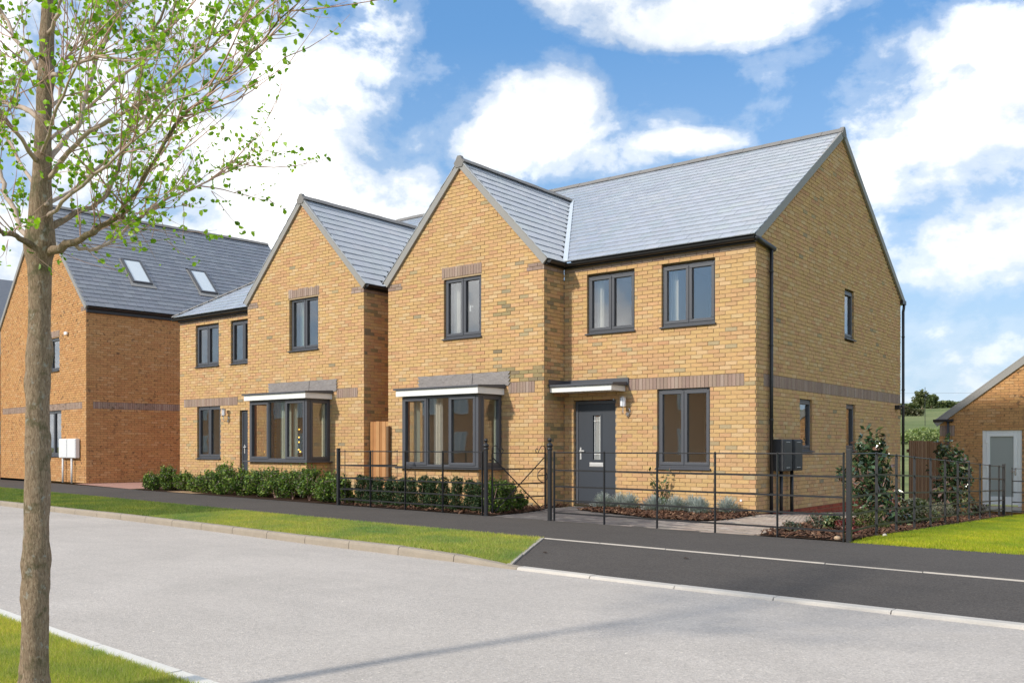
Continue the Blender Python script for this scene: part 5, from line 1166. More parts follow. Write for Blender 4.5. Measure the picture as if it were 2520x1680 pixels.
gbar('diagonal_brace', [gp(.01, .985, .010), gp(GLn-.14, .07, .010)], flat=(.0105, .003)); gbar('diagonal_brace', [gp(GLn-.02, .985, -.010), gp(.08, .07, -.010)], flat=(.0105, .003))
gbar('latch_loop', [gp(GLn-.02-.0-.20*math.sin(a)*1., .655+.125*math.cos(a)) for a in np.linspace(.25, math.pi-.25, 12)], r=.0075)
gbar('latch_bar', [gp(GLn-.20, .66), gp(GLn-.10, .665), gp(GLn+.03, .66)], r=.008); gbar('latch', [gp(GLn+.02, .70), gp(GLn+.055, .66), gp(GLn+.05, .60), gp(GLn+.01, .57)], r=.009)
gbar('hinge', [gp(-.07, .95), gp(.0, .95)], r=.009); gbar('hinge', [gp(-.07, .20), gp(.0, .20)], r=.009)

# ------------------------------------------------------------ wooden board fences
PAL_NEW = [((.43, .21, .085), 40), ((.50, .27, .12), 40), ((.36, .165, .065), 20)]; PAL_OLD = [((.21, .115, .065), 45), ((.17, .09, .05), 30), ((.25, .15, .09), 25)]
def board_fence(label, a, b, ztop, h, bw, pal, posts=()):
    a, b = Vector(a), Vector(b); d = (b-a).normalized(); s_ = d.cross(Z); L_ = (b-a).length; n = int(L_/bw)
    t = thing('board_fence', tuple(a+Z*(ztop-h)), label, 'fence'); cols = pick(pal, n)
    for i in range(n):
        m = MB(); u0, u1 = i*bw+.002, (i+1)*bw+.006; n0 = .004 if i % 2 else .014; zt = ztop+RNG.uniform(-.006, .006)
        m.hexa([a+d*u+s_*nn+Z*z for z in (ztop-h, zt) for u, nn in ((u0, n0), (u1, n0), (u1, n0+.011), (u0, n0+.011))], tuple(cols[i])); m.build('board', M_WOOD, t, tint=True)
    for zz in (ztop-h+.25, ztop-.3):
        m = MB(); m.hexa([a+d*u+s_*nn+Z*z for z in (zz, zz+.08) for u, nn in ((0, -.04), (L_, -.04), (L_, .0), (0, .0))], tuple(cols[0])); m.build('rail', M_WOOD, t, tint=True)
    return t
board_fence('new orange brown board gate between the two nearest houses', (-15.70, 14.78, 0), (-14.95, 14.76, 0), 1.76, 1.72, .105, PAL_NEW)
t = thing('fence_post', (-14.86, 14.50, 0), 'weathered brown post against the brick corner beside the board gate', 'post'); m = MB(); m.box(-14.90, -14.83, 14.50, 14.57, -.05, 1.64, (.17, .105, .06)); m.build('post', M_WOOD, t, tint=True)
board_fence('weathered brown board fence between the house and the garage', (-6.45, 24.45, 0), (-6.62, 28.48, 0), 1.34, 1.85, .12, PAL_OLD)

# ------------------------------------------------------------ plants
def leaf_cloud(n, pos, size, cols, up=.3, elong=1.6, clump=None, tintf=None, jitter=.55):
    """n folded leaves (2 triangles) at the given positions"""
    P0 = pos; n = len(P0)
    nrm = RNG.normal(0, 1, (n, 3)); nrm[:, 2] = np.abs(nrm[:, 2])+up; nrm /= np.linalg.norm(nrm, axis=1)[:, None]
    t = RNG.normal(0, 1, (n, 3)); t -= nrm*np.sum(t*nrm, 1)[:, None]; t /= np.linalg.norm(t, axis=1)[:, None]; b = np.cross(nrm, t)
    s = size*RNG.uniform(1-jitter, 1+jitter, n)[:, None]
    V = np.stack([P0-t*s*elong*.5, P0+b*s*.5+nrm*s*.12, P0+t*s*elong*.5, P0-b*s*.5+nrm*s*.12], 1).reshape(-1, 3)
    base = np.arange(n)[:, None]*4; F = np.concatenate([base+[0, 1, 2], base+[0, 2, 3]], 1).reshape(-1, 3)
    C = np.array(cols)[RNG.randint(0, len(cols), n)]*RNG.uniform(.7, 1.3, (n, 1)); 
    return V, F, np.repeat(C, 2, axis=0)
def shrub(name, label, cat, x, y, r, h, n, size, cols, mat=None, group=None, shape='dome', stems=True, z=None, lumps=9, rx=None, up=.3, elong=1.6, sprigs=0, sprigl=.1):
    mat = mat or M_FOL; z = tz(x, y) if z is None else z; rx = rx or r
    t = thing(name, (x, y, z), label, cat, group)
    pts = []; L = []
    for i in range(lumps):
        a = RNG.uniform(0, 6.283); q = RNG.uniform(.15, .75); hz_ = RNG.uniform(.2, .85)
        if shape == 'dome': L.append((q*math.cos(a)*(1-.5*hz_), q*math.sin(a)*(1-.5*hz_), hz_*.85, RNG.uniform(.28, .46)))
        elif shape == 'column': L.append((q*.35*math.cos(a), q*.35*math.sin(a), .10+.76*i/max(1, lumps-1), RNG.uniform(.62, .85)*(1-.25*i/max(1, lumps-1))))
        elif shape == 'ovate': hz_ = .08+.84*i/max(1, lumps-1); q *= (1.05-hz_**1.6); L.append((q*math.cos(a), q*math.sin(a), hz_, .30+.20*(1-hz_)))
        elif shape == 'cone': hz_ = i/max(1, lumps-1); q *= (1.05-hz_); L.append((q*math.cos(a), q*math.sin(a), .12+hz_*.78, .16+.34*(1-hz_)))
    L = np.array(L); k = RNG.randint(0, len(L), n); d = RNG.normal(0, 1, (n, 3)); d /= np.linalg.norm(d, axis=1)[:, None]; rad = RNG.uniform(.25, 1., n)**.4
    q = L[k, :3]+d*(L[k, 3]*rad)[:, None]*np.array([1, 1, .55 if shape != 'column' else .22]); q[:, 2] = np.abs(q[:, 2])
    q = q*np.array([rx, r, h]); q[:, 2] = np.minimum(q[:, 2], h*1.02)
    if sprigs:
        kk = RNG.randint(0, n, sprigs*3); kk = [i for i in kk if q[i, 2] > h*.3][:sprigs]; ex = []
        for i in kk:
            dv = q[i]*np.array([.5, .5, .0]); dv[2] = h*.9; dv /= np.linalg.norm(dv); dv += RNG.normal(0, .25, 3); ln = RNG.uniform(.3, 1.)*sprigl
            for j in range(9): ex.append(q[i]+dv*ln*j/8+RNG.normal(0, size*.35, 3))
        q = np.concatenate([q, np.array(ex)])
    V, F, C = leaf_cloud(n, q, size, cols, up, elong); fo = link('foliage', np_mesh('foliage', V, F, C), mat, t, world=False)
    if stems:
        m = MB()
        for i in range(6):
            a = RNG.uniform(0, 6.28); m.tube([(0, 0, -.02), (rx*.25*math.cos(a), r*.25*math.sin(a), h*.35), (rx*.5*math.cos(a), r*.5*math.sin(a), h*.7)], [.008, .006, .003], 5)
        m.build('stem', M_TWIG, t, world=False)
    return t
BOXC = [(.040, .078, .028), (.055, .10, .034), (.028, .055, .022), (.085, .13, .045)]
EVC = [(.09, .17, .025), (.13, .225, .03), (.05, .10, .022), (.24, .33, .05), (.17, .15, .10)]
places = ['left end, beside the square end post', 'second from the left end post', 'third from the left end post', 'fourth from the left end post', 'fifth from the left end post', 'sixth from the left end post',
          'sixth from the gate', 'fifth from the gate', 'fourth from the gate', 'third from the gate', 'second from the gate', 'next to the gate post']
for i in range(12):
    x = -14.05+i*.318; y = float(fp(x).y)+.40+RNG.uniform(-.03, .03)
    shrub('box_plant', 'dark green box plant in the clipped row, '+places[i], 'hedge plant', x, y, .185, .60+RNG.uniform(-.03, .045), 3800, .017, BOXC, group='clipped box plants behind the railing', shape='column', rx=.195, lumps=8, sprigs=45, sprigl=.07)
for x, y, r, h, lab in ((-10.25, 12.52, .27, .66, 'bright green bushy shrub directly behind the left gate post'), (-10.30, 12.98, .40, .62, 'bright green spreading shrub seen through the open garden gate'), (-10.40, 13.45, .27, .36, 'small green shrub low at the foot of the brick corner behind the gate')):
    shrub('garden_shrub', lab, 'shrub', x, y, r, h, int(5200*r/.3), .024, EVC, group='shrubs by the gate', sprigs=90, sprigl=.12)
HS = [(-23.3, 13.86, .45, .38), (-22.75, 13.98, .42, .62), (-22.05, 13.98, .45, .50), (-20.9, 13.85, .5, .53), (-19.9, 13.72, .55, .78), (-19.05, 13.62, .45, .62), (-18.25, 13.52, .45, .60), (-17.45, 13.44, .5, .62), (-16.7, 13.34, .5, .72), (-15.95, 13.2, .48, .70), (-15.2, 13.08, .42, .60), (-14.62, 12.98, .36, .55)]
hl = ['low spreading shrub at the far left end of the hedge by the pink drive', 'tall rounded shrub, second from the left end of the hedge', 'green shrub left of the sandy gap in the hedge', 'green shrub right of the sandy gap in the hedge', 'tallest shrub of the hedge, below the left window of the middle house',
      'green hedge shrub in front of the dark front door of the middle house', 'green hedge shrub under the left end of the far bay window', 'green hedge shrub under the middle of the far bay window', 'tall green hedge shrub under the right pane of the far bay window', 'dark hedge shrub under the right corner of the far bay window', 'green hedge shrub, second from the square end post', 'green hedge shrub touching the square end post of the railing']
for (x, y, r, h), lab in zip(HS, hl): shrub('hedge_shrub', lab, 'hedge shrub', x, y, r*.85, h*1.10, 5200, .030, EVC, group='hedge of evergreen shrubs', rx=r*1.12, lumps=13, sprigs=170, sprigl=.17)
LV = [(-9.44, 14.88), (-9.16, 15.02), (-8.86, 14.90), (-8.23, 14.66), (-7.83, 14.74), (-7.66, 15.06), (-7.27, 14.56), (-6.95, 14.98)]
ll = ['leftmost lavender, beside the door', 'second lavender from the door', 'third lavender from the door, left of the sapling', 'lavender at the foot of the sapling', 'lavender just right of the sapling', 'lavender behind, against the wall below the window', 'lavender in front, second from the house corner', 'lavender nearest the house corner']
SV = [(.40, .44, .43), (.33, .375, .37), (.48, .52, .51), (.25, .29, .28)]
for (x, y), lab in zip(LV, ll):
    t = thing('lavender', (x, y, tz(x, y)), 'silver grey '+lab, 'lavender', 'lavender plants in the bark bed'); n = 700
    a = RNG.uniform(0, 6.283, n); el = np.arcsin(RNG.uniform(.12, 1., n)); r0 = RNG.uniform(.75, 1.05, n)*.275; dv = np.stack([np.cos(a)*np.cos(el), np.sin(a)*np.cos(el), np.sin(el)*1.25], 1)
    P0 = dv*.05; P1 = dv*r0[:, None]*np.array([1.0, 1.0, .98]); w3 = np.cross(dv, [0, 0, 1.])+1e-4; w3 /= np.linalg.norm(w3, axis=1)[:, None]; w3 *= .0035
    Pm = P1*.93; V = np.stack([P0-w3*.4, P0+w3*.4, Pm+w3, P1, Pm-w3], 1).reshape(-1, 3); F = np.concatenate([np.arange(n)[:, None]*5+np.array(q_)[None] for q_ in ((0, 1, 2), (0, 2, 4), (4, 2, 3))]); C = np.array(SV)[RNG.randint(0, 4, n)]*RNG.uniform(.8, 1.25, (n, 1))
    q = dv*(r0*RNG.uniform(.55, 1., n))[:, None]; V2_, F2_, C2_ = leaf_cloud(n, q, .009, SV, .2, 3.2)
    link('foliage', np_mesh('foliage', np.concatenate([V, V2_]), np.concatenate([F, F2_+len(V)]), np.concatenate([np.tile(C, (3, 1)), C2_])), M_SILV, t, world=False)
# young sapling in front of the window
t = thing('sapling', (-8.32, 15.08, 0), 'slender leafy sapling growing in front of the ground floor window', 'shrub'); m = MB(); lp = []
for i in range(9):
    a = RNG.uniform(0, 6.28); q = RNG.uniform(.08, .30); h = RNG.uniform(.48, .82); pts = [V3(0, 0, 0), V3(q*.5*math.cos(a), q*.4*math.sin(a), h*.5), V3(q*math.cos(a), q*.6*math.sin(a), h)]; m.tube(pts, [.006, .004, .002], 5)
    for k in range(9):
        tt = .3+.7*k/8; p = pts[0].lerp(pts[1], tt*2) if tt < .5 else pts[1].lerp(pts[2], tt*2-1); lp.append(tuple(p+Vector(RNG.normal(0, .02, 3))))
m.build('stem', M_TWIG, t, world=False); lp = np.array(lp+[tuple(RNG.normal(0, .07, 3)*np.array([1, 1, .8])+[0, 0, .16]) for _ in range(90)]); V, F, C = leaf_cloud(0, lp, .044, [(.05, .09, .03), (.08, .13, .04), (.12, .15, .06)], .1, 2.2); link('foliage', np_mesh('foliage', V, F, C), M_FOL, t, world=False)
LAU = [(.040, .080, .038), (.055, .10, .042), (.075, .125, .05), (.028, .055, .03), (.17, .19, .08), (.20, .11, .08)]
shrub('laurel', 'tall dark glossy laurel behind the corner post of the railings', 'shrub', -4.68, 15.6, .62, 1.32, 2500, .046, LAU, mat=M_GLOSS, group='laurels by the side railing', shape='ovate', lumps=22, elong=2.4, sprigs=110, sprigl=.24)
shrub('laurel', 'second glossy laurel further back beside the garage downpipe', 'shrub', -4.85, 21.6, .72, 1.42, 1800, .050, LAU, mat=M_GLOSS, group='laurels by the side railing', shape='ovate', lumps=9, elong=2.4, sprigs=100, sprigl=.34)
VAR = [(.16, .19, .06), (.26, .27, .12), (.07, .11, .04), (.40, .38, .22)]; RED = [(.22, .035, .035), (.14, .03, .03), (.30, .08, .06)]; HEA = [(.10, .13, .09), (.15, .15, .10), (.21, .12, .09), (.075, .105, .075)]
for x, y, r, h, n, sz, cc, lab, mm in ((-4.78, 12.30, .22, .22, 900, .016, HEA, 'low grey green heather in the bark beside the pavement', M_FOL), (-4.66, 13.05, .26, .30, 1200, .016, HEA, 'brownish heather with upright tips behind the low grey one', M_FOL),
     (-4.42, 12.95, .24, .30, 420, .042, VAR+[(.03, .08, .03)], 'yellow variegated low shrub left of the corner post', M_GLOSS), (-4.12, 12.6, .22, .24, 900, .018, RED, 'dark red leaved low plant touching the corner post', M_FOL),
     (-4.35, 14.3, .42, .34, 2600, .020, [(.09, .11, .03), (.13, .14, .035), (.06, .08, .025)], 'olive green low mound inside the side railing', M_FOL), (-4.35, 16.9, .45, .52, 1500, .034, VAR, 'pale edged variegated shrub midway along the side railing', M_GLOSS),
     (-4.72, 18.6, .45, .45, 3000, .014, [(.19, .19, .14), (.15, .16, .11), (.24, .23, .17)], 'grey wispy shrub in front of the board fence', M_SILV), (-4.6, 19.8, .36, .42, 2000, .014, [(.26, .25, .19), (.20, .20, .15)], 'pale straw coloured grass tuft by the side railing', M_SILV),
     (-4.5, 22.9, .30, .34, 900, .022, HEA, 'low grey shrub before the garage door', M_FOL), (-3.7, 27.2, .40, .40, 1200, .034, EVC, 'small green shrub at the garage door step', M_FOL), (-3.05, 26.9, .35, .35, 1000, .030, VAR, 'mottled green shrub right of the garage door step', M_FOL)):
    shrub('border_plant', lab, 'shrub', x, y, r, h, n, sz, cc, mat=mm, group='mixed border plants', lumps=7)
t = thing('border_plant', (-4.95, 16.9, tz(-4.95, 16.9)), 'thin red stems of dogwood against the side wall', 'shrub', 'mixed border plants'); m = MB()
for i in range(46):
    a = RNG.uniform(0, 6.28); q = RNG.uniform(.05, .38); h = RNG.uniform(.3, .62); m.tube([(q*.2*math.cos(a), q*.2*math.sin(a), 0), (q*.6*math.cos(a), q*.6*math.sin(a), h*.6), (q*math.cos(a), q*math.sin(a), h)], [.004, .003, .0015], 4)
m.build('stem', principled('red_stem', (.30, .05, .03), .6), t, world=False)
for x, y, s_, lab in ((-3.92, 11.66, .045, 'small orange pebble at the foot of the corner post'), (-3.66, 12.75, .03, 'white stone at the edge of the lawn by the second railing post')):
    m = MB(); m.lathe((0, 0, 0), [(.3*s_, 0), (s_*.9, s_*.3), (s_, s_*.7), (s_*.7, s_*1.2), (s_*.2, s_*1.4)], 9); o = m.build('stone', M_STONE if x < -3.8 else M_EDGE, smooth=True); o.location = (x, y, tz(x, y)); o['label'] = lab; o['category'] = 'stone'
for x, y, lab in ((-6.2, 8.55, 'dry brown leaf lying on the dark vehicle crossing'), (-4.6, 8.9, 'small fallen leaf on the dark crossing further right')):
    m = MB(); m.quad((-.028, -.014, .006), (.02, -.02, .012), (.03, .014, .006), (-.02, .02, .015)); o = m.build('fallen_leaf', M_SOIL); o.location = (x, y, lerp(-.075, -.004, clamp((y-yk(x)-.13)/(yp(x)-yk(x)-.2)))+.004); o['label'] = lab; o['category'] = 'leaf'

# ------------------------------------------------------------ street tree
TD = 4.3
def T(px, py, dd=0.):
    d = TD+dd; l = (px-CXP)/FPX*d; return V3(l*CY-d*SY, l*SY+d*CY, CAMH-(py-YHP)/FPX*d)
tree = thing('street_tree', tuple(V3(T(84, 1719).x, T(84, 1719).y, -.03)), 'young street tree with knobbly grey trunk and fresh green leaves in the near verge', 'tree')
ctr = [(82, 1740, 52), (83, 1700, 45), (84, 1660, 36.5), (85, 1600, 35), (86.5, 1540, 34), (86.5, 1500, 35), (87, 1460, 34), (88, 1400, 32), (89, 1380, 34), (89.5, 1300, 31), (90, 1250, 31), (91, 1180, 31.5), (92, 1140, 31), (92, 1110, 33), (92.5, 1060, 30), (93, 1000, 29), (94, 950, 30), (95, 900, 31), (96, 870, 32.5), (97, 820, 29), (98.5, 760, 28), (99, 700, 29), (98, 660, 30), (97, 640, 33), (97, 620, 38), (98, 600, 41), (99, 570, 38), (100, 540, 31), (101, 500, 28), (103, 440, 24), (105, 380, 22), (107, 320, 21), (109, 250, 20), (112, 200, 22), (114, 150, 19), (116, 90, 18), (118, 30, 17), (121, -60, 13), (124, -150, 8), (128, -250, 5), (132, -340, 2)]
V = []; F = []; nr = 22; rows = []
for i in range(len(ctr)-1):
    for s_ in range(5): t_ = s_/5; rows.append(tuple(lerp(ctr[i][k], ctr[i+1][k], t_) for k in range(3)))
for i, (px, py, r) in enumerate(rows):
    c = T(px, py); rr = r*.90/FPX*TD
    for j in range(nr):
        a = 2*math.pi*j/nr; nz = mnoise.noise(Vector((math.cos(a)*1.6, math.sin(a)*1.6, c.z*4.2)))*.06+mnoise.noise(Vector((math.cos(a)*4, math.sin(a)*4, c.z*15)))*.045+max(0, mnoise.noise(Vector((math.cos(a)*1.6+5, math.sin(a)*1.6, c.z*7.5)))-.30)*.45
        V.append((c.x+math.cos(a)*rr*(1+nz), c.y+math.sin(a)*rr*(1+nz), c.z))
for i in range(len(rows)-1):
    for j in range(nr): F.append((i*nr+j, (i+1)*nr+j, (i+1)*nr+(j+1) % nr, i*nr+(j+1) % nr))
link('trunk', np_mesh('trunk', V, [f[::-1] for f in F]), M_BARK, tree, smooth=True)
# main limbs: (px, py, depth offset, radius px)
LIMB = [
 [(98, 628, 0, 17), (150, 610, -.05, 15), (196, 588, -.1, 13.8), (240, 562, -.16, 13), (268, 545, -.2, 12), (304, 528, -.25, 10), (312, 500, -.27, 9), (335, 470, -.3, 9), (400, 360, -.4, 8), (447, 285, -.45, 7.5), (490, 250, -.5, 6), (560, 190, -.58, 5), (640, 110, -.66, 4), (710, 30, -.72, 3), (760, -40, -.8, 2)],
 [(183, 600, -.08, 9), (223, 618, -.02, 8), (268, 600, .05, 7), (312, 567, .12, 6.5), (357, 522, .2, 6), (420, 485, .28, 5), (490, 460, .36, 4), (550, 424, .42, 2.6), (600, 405, .46, 1.5)],
 [(118, 560, 0, 15), (160, 540, .12, 12), (223, 510, .25, 11), (262, 478, .32, 10), (290, 420, .4, 9), (312, 330, .46, 8), (330, 275, .5, 7.5), (350, 170, .56, 7), (370, 100, .6, 6), (400, 20, .64, 5), (420, -60, .68, 4)],
 [(116, 440, 0, 12), (150, 395, -.1, 11), (201, 340, -.2, 10), (277, 290, -.3, 9), (339, 263, -.36, 8), (402, 214, -.42, 7), (480, 150, -.5, 5), (545, 90, -.56, 4), (620, 20, -.6, 3)],
 [(114, 400, 0, 12), (160, 345, .14, 11), (192, 308, .22, 11), (219, 214, .3, 10), (237, 147, .35, 9), (262, 90, .4, 8), (290, 40, .44, 8), (312, 0, .47, 7), (350, -70, .5, 5)],
 [(118, 190, 0, 12), (152, 175, -.1, 9), (201, 150, -.16, 8), (237, 138, -.2, 7), (300, 145, -.26, 4), (360, 120, -.3, 3), (420, 60, -.34, 2)],
 [(128, 262, 0, 8), (146, 238, .1, 6), (152, 190, .14, 5), (158, 150, .17, 4.5), (180, 130, .2, 4), (230, 90, .26, 3), (270, 10, .3, 2.5)],
 [(118, 90, 0, 10), (150, 30, -.15, 8), (152, -10, -.2, 7), (200, -90, -.3, 5)],
 [(98, 616, 0, 15), (60, 594, -.1, 13), (27, 578, -.18, 11), (0, 574, -.25, 10), (-70, 540, -.36, 8), (-150, 470, -.45, 5)],
 [(94, 612, 0, 13), (48, 562, .12, 12), (36, 520, .2, 11), (14, 470, .28, 10), (2, 420, .34, 9), (-20, 330, .42, 8), (-60, 220, .5, 5)],
 [(92, 405, 0, 11), (62, 355, -.15, 9), (27, 312, -.25, 8), (-10, 262, -.34, 6), (-60, 180, -.4, 4)],
 [(96, 292, 0, 13), (67, 268, .1, 12), (30, 258, .18, 10), (-5, 250, .25, 8), (-90, 200, .35, 6)],
 [(92, 170, 0, 9), (70, 130, .15, 8), (36, 95, .2, 8), (22, 55, .24, 7), (2, 25, .28, 6), (-40, -50, .34, 4)],
 [(100, 130, 0, 8), (78, 140, -.2, 7), (55, 190, -.24, 6), (38, 250, -.28, 5), (12, 290, -.34, 5), (-40, 350, -.4, 4)],
 [(110, 540, .05, 10), (150, 500, -.25, 8), (230, 430, -.5, 7), (330, 350, -.7, 5), (430, 250, -.85, 4), (560, 190, -1., 2.5)],
 [(112, 500, -.05, 10), (170, 470, .35, 8), (260, 400, .65, 7), (350, 300, .85, 6), (430, 190, 1.0, 5), (520, 80, 1.1, 3.5), (600, -30, 1.2, 2)],
 [(112, 350, .05, 9), (180, 300, .4, 7), (280, 210, .7, 6), (380, 120, .9, 5), (460, 20, 1.05, 4)],
 [(120, -20, 0, 8), (170, -110, -.1, 6), (230, -220, -.2, 4), (270, -320, -.25, 2)], [(121, -60, 0, 8), (80, -140, .15, 6), (30, -230, .25, 4), (0, -310, .3, 2)], [(123, -120, 0, 6), (150, -200, .25, 4), (190, -300, .4, 2)], [(122, -90, 0, 6), (100, -190, -.25, 4), (70, -290, -.4, 2)],
 [(100, 480, 0, 10), (60, 420, .5, 8), (20, 340, .8, 6), (-60, 240, 1.1, 4)], [(100, 380, 0, 9), (130, 300, -.5, 7), (170, 200, -.8, 5), (220, 60, -1.0, 4)],
]
LP = []      # leaf sites
tw = MB()
def shoot(p, d, L_, r, lvl):
    pts = [p]; dd = d.normalized(); n = 6
    for i in range(n):
        dd = (dd+Vector(RNG.normal(0, .07, 3))+Z*.07).normalized(); pts.append(pts[-1]+dd*(L_/n))
    tw.tube(pts, [r*(1-.75*i/n) for i in range(n+1)], 4, cap=False)
    for i in range(1, n+1):
        if RNG.rand() < .50*PLEAF: LP.append((pts[i]+Vector(RNG.normal(0, .008, 3)), dd.copy()))
        if RNG.rand() < .22*PLEAF: LP.append((pts[i]+Vector(RNG.normal(0, .012, 3)), dd.copy()))
        if lvl > 0 and RNG.rand() < .42: shoot(pts[i], (dd+Vector(RNG.normal(0, .55, 3))+Z*.1), L_*RNG.uniform(.3, .6), r*.6, lvl-1)
PLEAF = .86
random.seed(3)
for li, lb in enumerate(LIMB):
    P_ = [T(a, b, c) for a, b, c, r in lb]; rs = [r*(.55 if r < 14 else .72)/FPX*(TD+c) for a, b, c, r in lb]
    pts = []; rr = []
    for i in range(len(P_)-1):
        for s_ in range(3): t_ = s_/3; q = P_[i].lerp(P_[i+1], t_)+Vector(RNG.normal(0, .004, 3)); pts.append(q); rr.append(lerp(rs[i], rs[i+1], t_)*(1+RNG.uniform(-.06, .06)))
    pts.append(P_[-1]); rr.append(rs[-1]*.6)
    m = MB(); m.tube(pts, rr, 9); m.build('branch', M_BARK if lb[0][3] >= 15 else M_LIMB, tree, smooth=True)
    outd = Vector((P_[-1].x-P_[0].x, P_[-1].y-P_[0].y, 0)).normalized()
    for i in range(4, len(pts)):
        tg = (pts[i]-pts[i-1]).normalized(); fr_ = i/len(pts)
        for q in range(1 if RNG.rand() < .80 else 2):
            if RNG.rand() < .88: shoot(pts[i], tg*.9+Vector(RNG.normal(0, .50, 3))+outd*.35+Z*.16, RNG.uniform(.20, .62)*(1.05-.15*fr_), RNG.uniform(.0024, .0042), 1)
# low drooping twigs with leaves below the first fork
for px, py, q in ((260, 575, .18), (330, 545, .2), (390, 520, .25), (450, 500, .3), (520, 470, .35), (200, 600, .1), (150, 620, 0), (60, 605, -.1), (20, 590, -.15)):
    for _ in range(2): shoot(T(px, py, q), V3(RNG.uniform(-.3, 1), RNG.uniform(-.4, .6), -.45), RNG.uniform(.15, .32), .0018, 0)
tw.build('twig', M_TWIG, tree, kind='stuff')
LC = [(.25, .45, .012), (.32, .54, .02), (.18, .36, .012), (.40, .60, .04), (.12, .26, .012)]
tmpl = np.array([(0, 0, 0), (.35, .42, .10), (.85, .38, .05), (1.15, 0, -.10), (.85, -.40, .08), (.35, -.42, .14), (.55, 0, -.06)]); tf = [(0, 1, 6), (1, 2, 6), (2, 3, 6), (3, 4, 6), (4, 5, 6), (5, 0, 6)]
cand = []
for p, d in LP:
    for _ in range(1 if RNG.rand() < .55 else 2):
        a = Vector(RNG.normal(0, 1, 3)); a.z -= .2; a = (a.normalized()+d*.4).normalized(); n_ = Vector(RNG.normal(0, 1, 3)); n_ = (n_-a*n_.dot(a)).normalized(); s_ = RNG.uniform(.012, .030)
        cand.append((p, a, n_, a.cross(n_), s_))
vis = []
for i, c in enumerate(cand):
    u, v, d = proj(c[0])
    if 0 < u < 2520 and 0 < v < 1680: vis.append((c[4]/d, i))
vis.sort(reverse=True); top = set(i for _, i in vis[:300])
lmesh = []
for k in range(12):
    V = tmpl*np.array([1, RNG.uniform(.8, 1.15), RNG.uniform(.6, 2.2)]); V[:, 2] += RNG.normal(0, .07, 7); me = np_mesh('leaf', V, tf, [LC[k % 5]]*6); me.materials.append(M_LEAF); lmesh.append(me)
VV = []; FF = []; CC_ = []
for i, (p, a, n_, b, s_) in enumerate(cand):
    if i in top:
        o = D.objects.new('leaf', lmesh[RNG.randint(12)]); COL.objects.link(o); o.parent = tree; o.matrix_parent_inverse = LOC[tree].inverted()
        o.matrix_basis = Matrix(((a.x*s_, b.x*s_, n_.x*s_, p.x), (a.y*s_, b.y*s_, n_.y*s_, p.y), (a.z*s_, b.z*s_, n_.z*s_, p.z), (0, 0, 0, 1)))
    else:
        M = np.array([[a.x, a.y, a.z], [b.x, b.y, b.z], [n_.x, n_.y, n_.z]])*s_; k = len(VV)*7; t_ = tmpl*np.array([1, RNG.uniform(.8, 1.15), RNG.uniform(.6, 2.2)])
        VV.append(t_@M+np.array(p)); FF += [(k+x, k+y, k+z) for x, y, z in tf]; CC_ += [np.array(LC[RNG.randint(5)])*RNG.uniform(.85, 1.2)]*6
o = link('leaves', np_mesh('leaves', np.concatenate(VV), FF, CC_), M_LEAF, tree); o['kind'] = 'stuff'
print('leaf candidates', len(cand), 'visible', len(vis))

# ------------------------------------------------------------ countryside behind
def W(px, d): l = (px-CXP)/FPX*d; return V3(l*CY-d*SY, l*SY+d*CY, 0)
def crown(n, R, H, z0, size, cols, lumps=16, hole=.0):
    L = []
    for i in range(lumps):
        a = RNG.uniform(0, 6.28); q = RNG.uniform(.1, .72); hz_ = RNG.uniform(.15, .85); L.append((q*R*math.cos(a), q*R*math.sin(a), z0+hz_*H, RNG.uniform(.22, .36)*R))
    L = np.array(L); k = RNG.randint(0, lumps, n); d = RNG.normal(0, 1, (n, 3)); d /= np.linalg.norm(d, axis=1)[:, None]
    return leaf_cloud(n, L[k, :3]+d*(L[k, 3]*RNG.uniform(.5, 1, n)**.5)[:, None], size, cols, .3, 1.4)
FT = [(.095, .135, .05), (.13, .165, .06), (.075, .11, .04), (.16, .18, .07)]
def far_tree(label, px, d, R, H, trunk_h, n, cols=FT, group='trees in the fields'):
    p = W(px, d); p.z = ground_z(p.x, p.y); t = thing('field_tree', tuple(p), label, 'tree', group)
    m = MB(); m.tube([(0, 0, -.2), (.1, 0, trunk_h*.6), (.0, .1, trunk_h+H*.5)], [.20, .15, .06], 8)
    for a in (0.5, 2.2, 4.0): m.tube([(0, 0, trunk_h*.8), (R*.5*math.cos(a), R*.5*math.sin(a), trunk_h+H*.4)], [.12, .05], 6)
    m.build('trunk', M_BARK, t, world=False); V, F, C = crown(n, R, H, trunk_h, .42, cols); link('crown', np_mesh('crown', V, F, C), M_FOL, t, world=False)
far_tree('airy roadside tree standing in the field gap between house and garage', 2268, 245, 2.6, 4.2, 1.2, 1300, [(.13, .15, .06), (.16, .17, .07), (.10, .125, .05)])
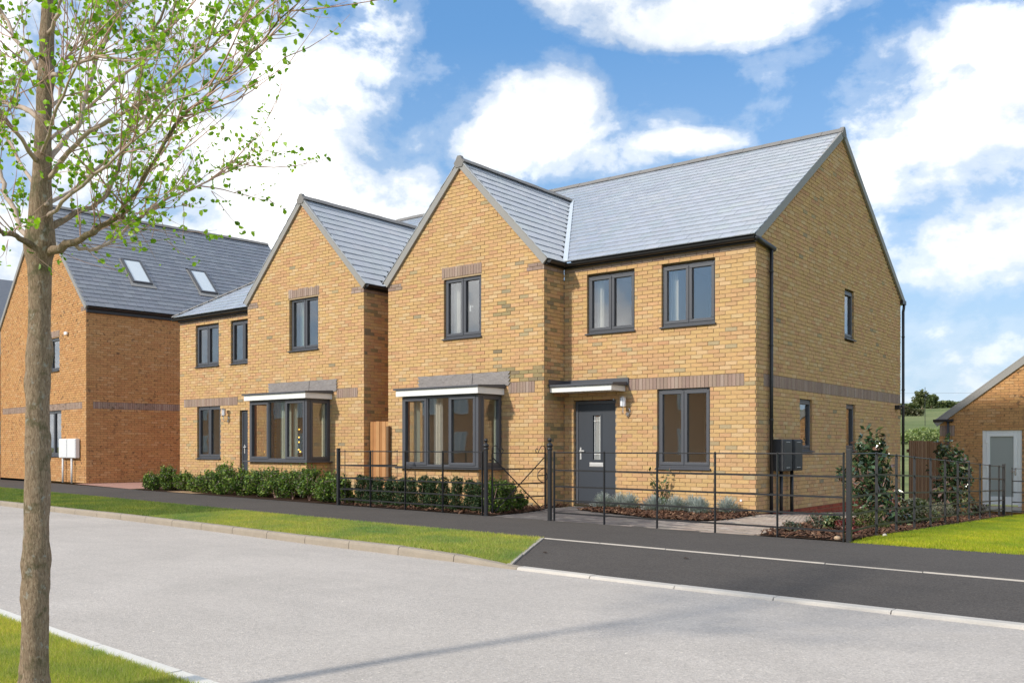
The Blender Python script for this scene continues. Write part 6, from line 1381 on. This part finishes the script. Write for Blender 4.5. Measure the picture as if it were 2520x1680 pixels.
far_tree('darker round tree just right of the airy one in the field gap', 2291, 262, 2.1, 3.3, .9, 1800)
p = W(2276.5, 120); p.z = ground_z(p.x, p.y); t = thing('field_post', tuple(p), 'thin dark post standing in the green field in front of the tree', 'post'); m = MB(); m.tube([(0, 0, -.3), (0, 0, 5.0)], .04, 6); m.build('post', M_BLACK, t, world=False)
def band(name, label, cat, px0, px1, d, h, depth, n, size, cols, kind=None):
    V0 = []
    for _ in range(n):
        px = RNG.uniform(px0, px1); dd = d+RNG.uniform(0, depth); q = W(px, dd); hh = h*(1+.45*mnoise.noise(Vector((px*.03, dd*.02, 2)))); V0.append((q.x, q.y, ground_z(q.x, q.y)+RNG.uniform(0, 1)**.6*hh))
    V, F, C = leaf_cloud(n, np.array(V0), size, cols, .3, 1.5); o = link(name, np_mesh(name, V, F, C), M_FOL); o['label'] = label; o['category'] = cat; o['kind'] = 'stuff'
band('hedgerow', 'dark hedgerow crossing the top of the field behind the tree', 'hedge', 2150, 2420, 268, 1.7, 5, 3500, .5, FT)
band('field_hedge', 'brownish low hedge clump in the middle of the field, left of the post', 'hedge', 2195, 2273, 175, 1.5, 3, 1800, .3, [(.075, .085, .035), (.10, .095, .045)])
band('far_wood', 'wood along the horizon between house and garage, distance haze put into its blue green', 'wood', 2050, 2520, 900, 5.5, 60, 5000, 2.6, [(.16, .21, .22), (.19, .235, .24), (.14, .185, .195)])  # haze of the distance put into the leaf colours
band('field_weeds', 'pale green weeds along the field edge just above the board fence', 'weeds', 2200, 2330, 75, 1.15, 6, 3200, .13, [(.20, .26, .08), (.26, .30, .11), (.14, .20, .06)])
for k, zz in enumerate((0, 3.1)):
    a, b = W(2100, 330), W(2600, 300); m = MB(); za = CAMH+(YHP-988)/FPX*330+zz*.95; m.tube([(a.x, a.y, za), (b.x, b.y, za-1.5)], .045, 4); o = m.build('power_line', M_WIRE); o['label'] = ('lower of two faint power lines crossing the sky over the field', 'upper of two faint power lines crossing the sky over the field')[k]; o['category'] = 'power line'; o['group'] = 'power lines'
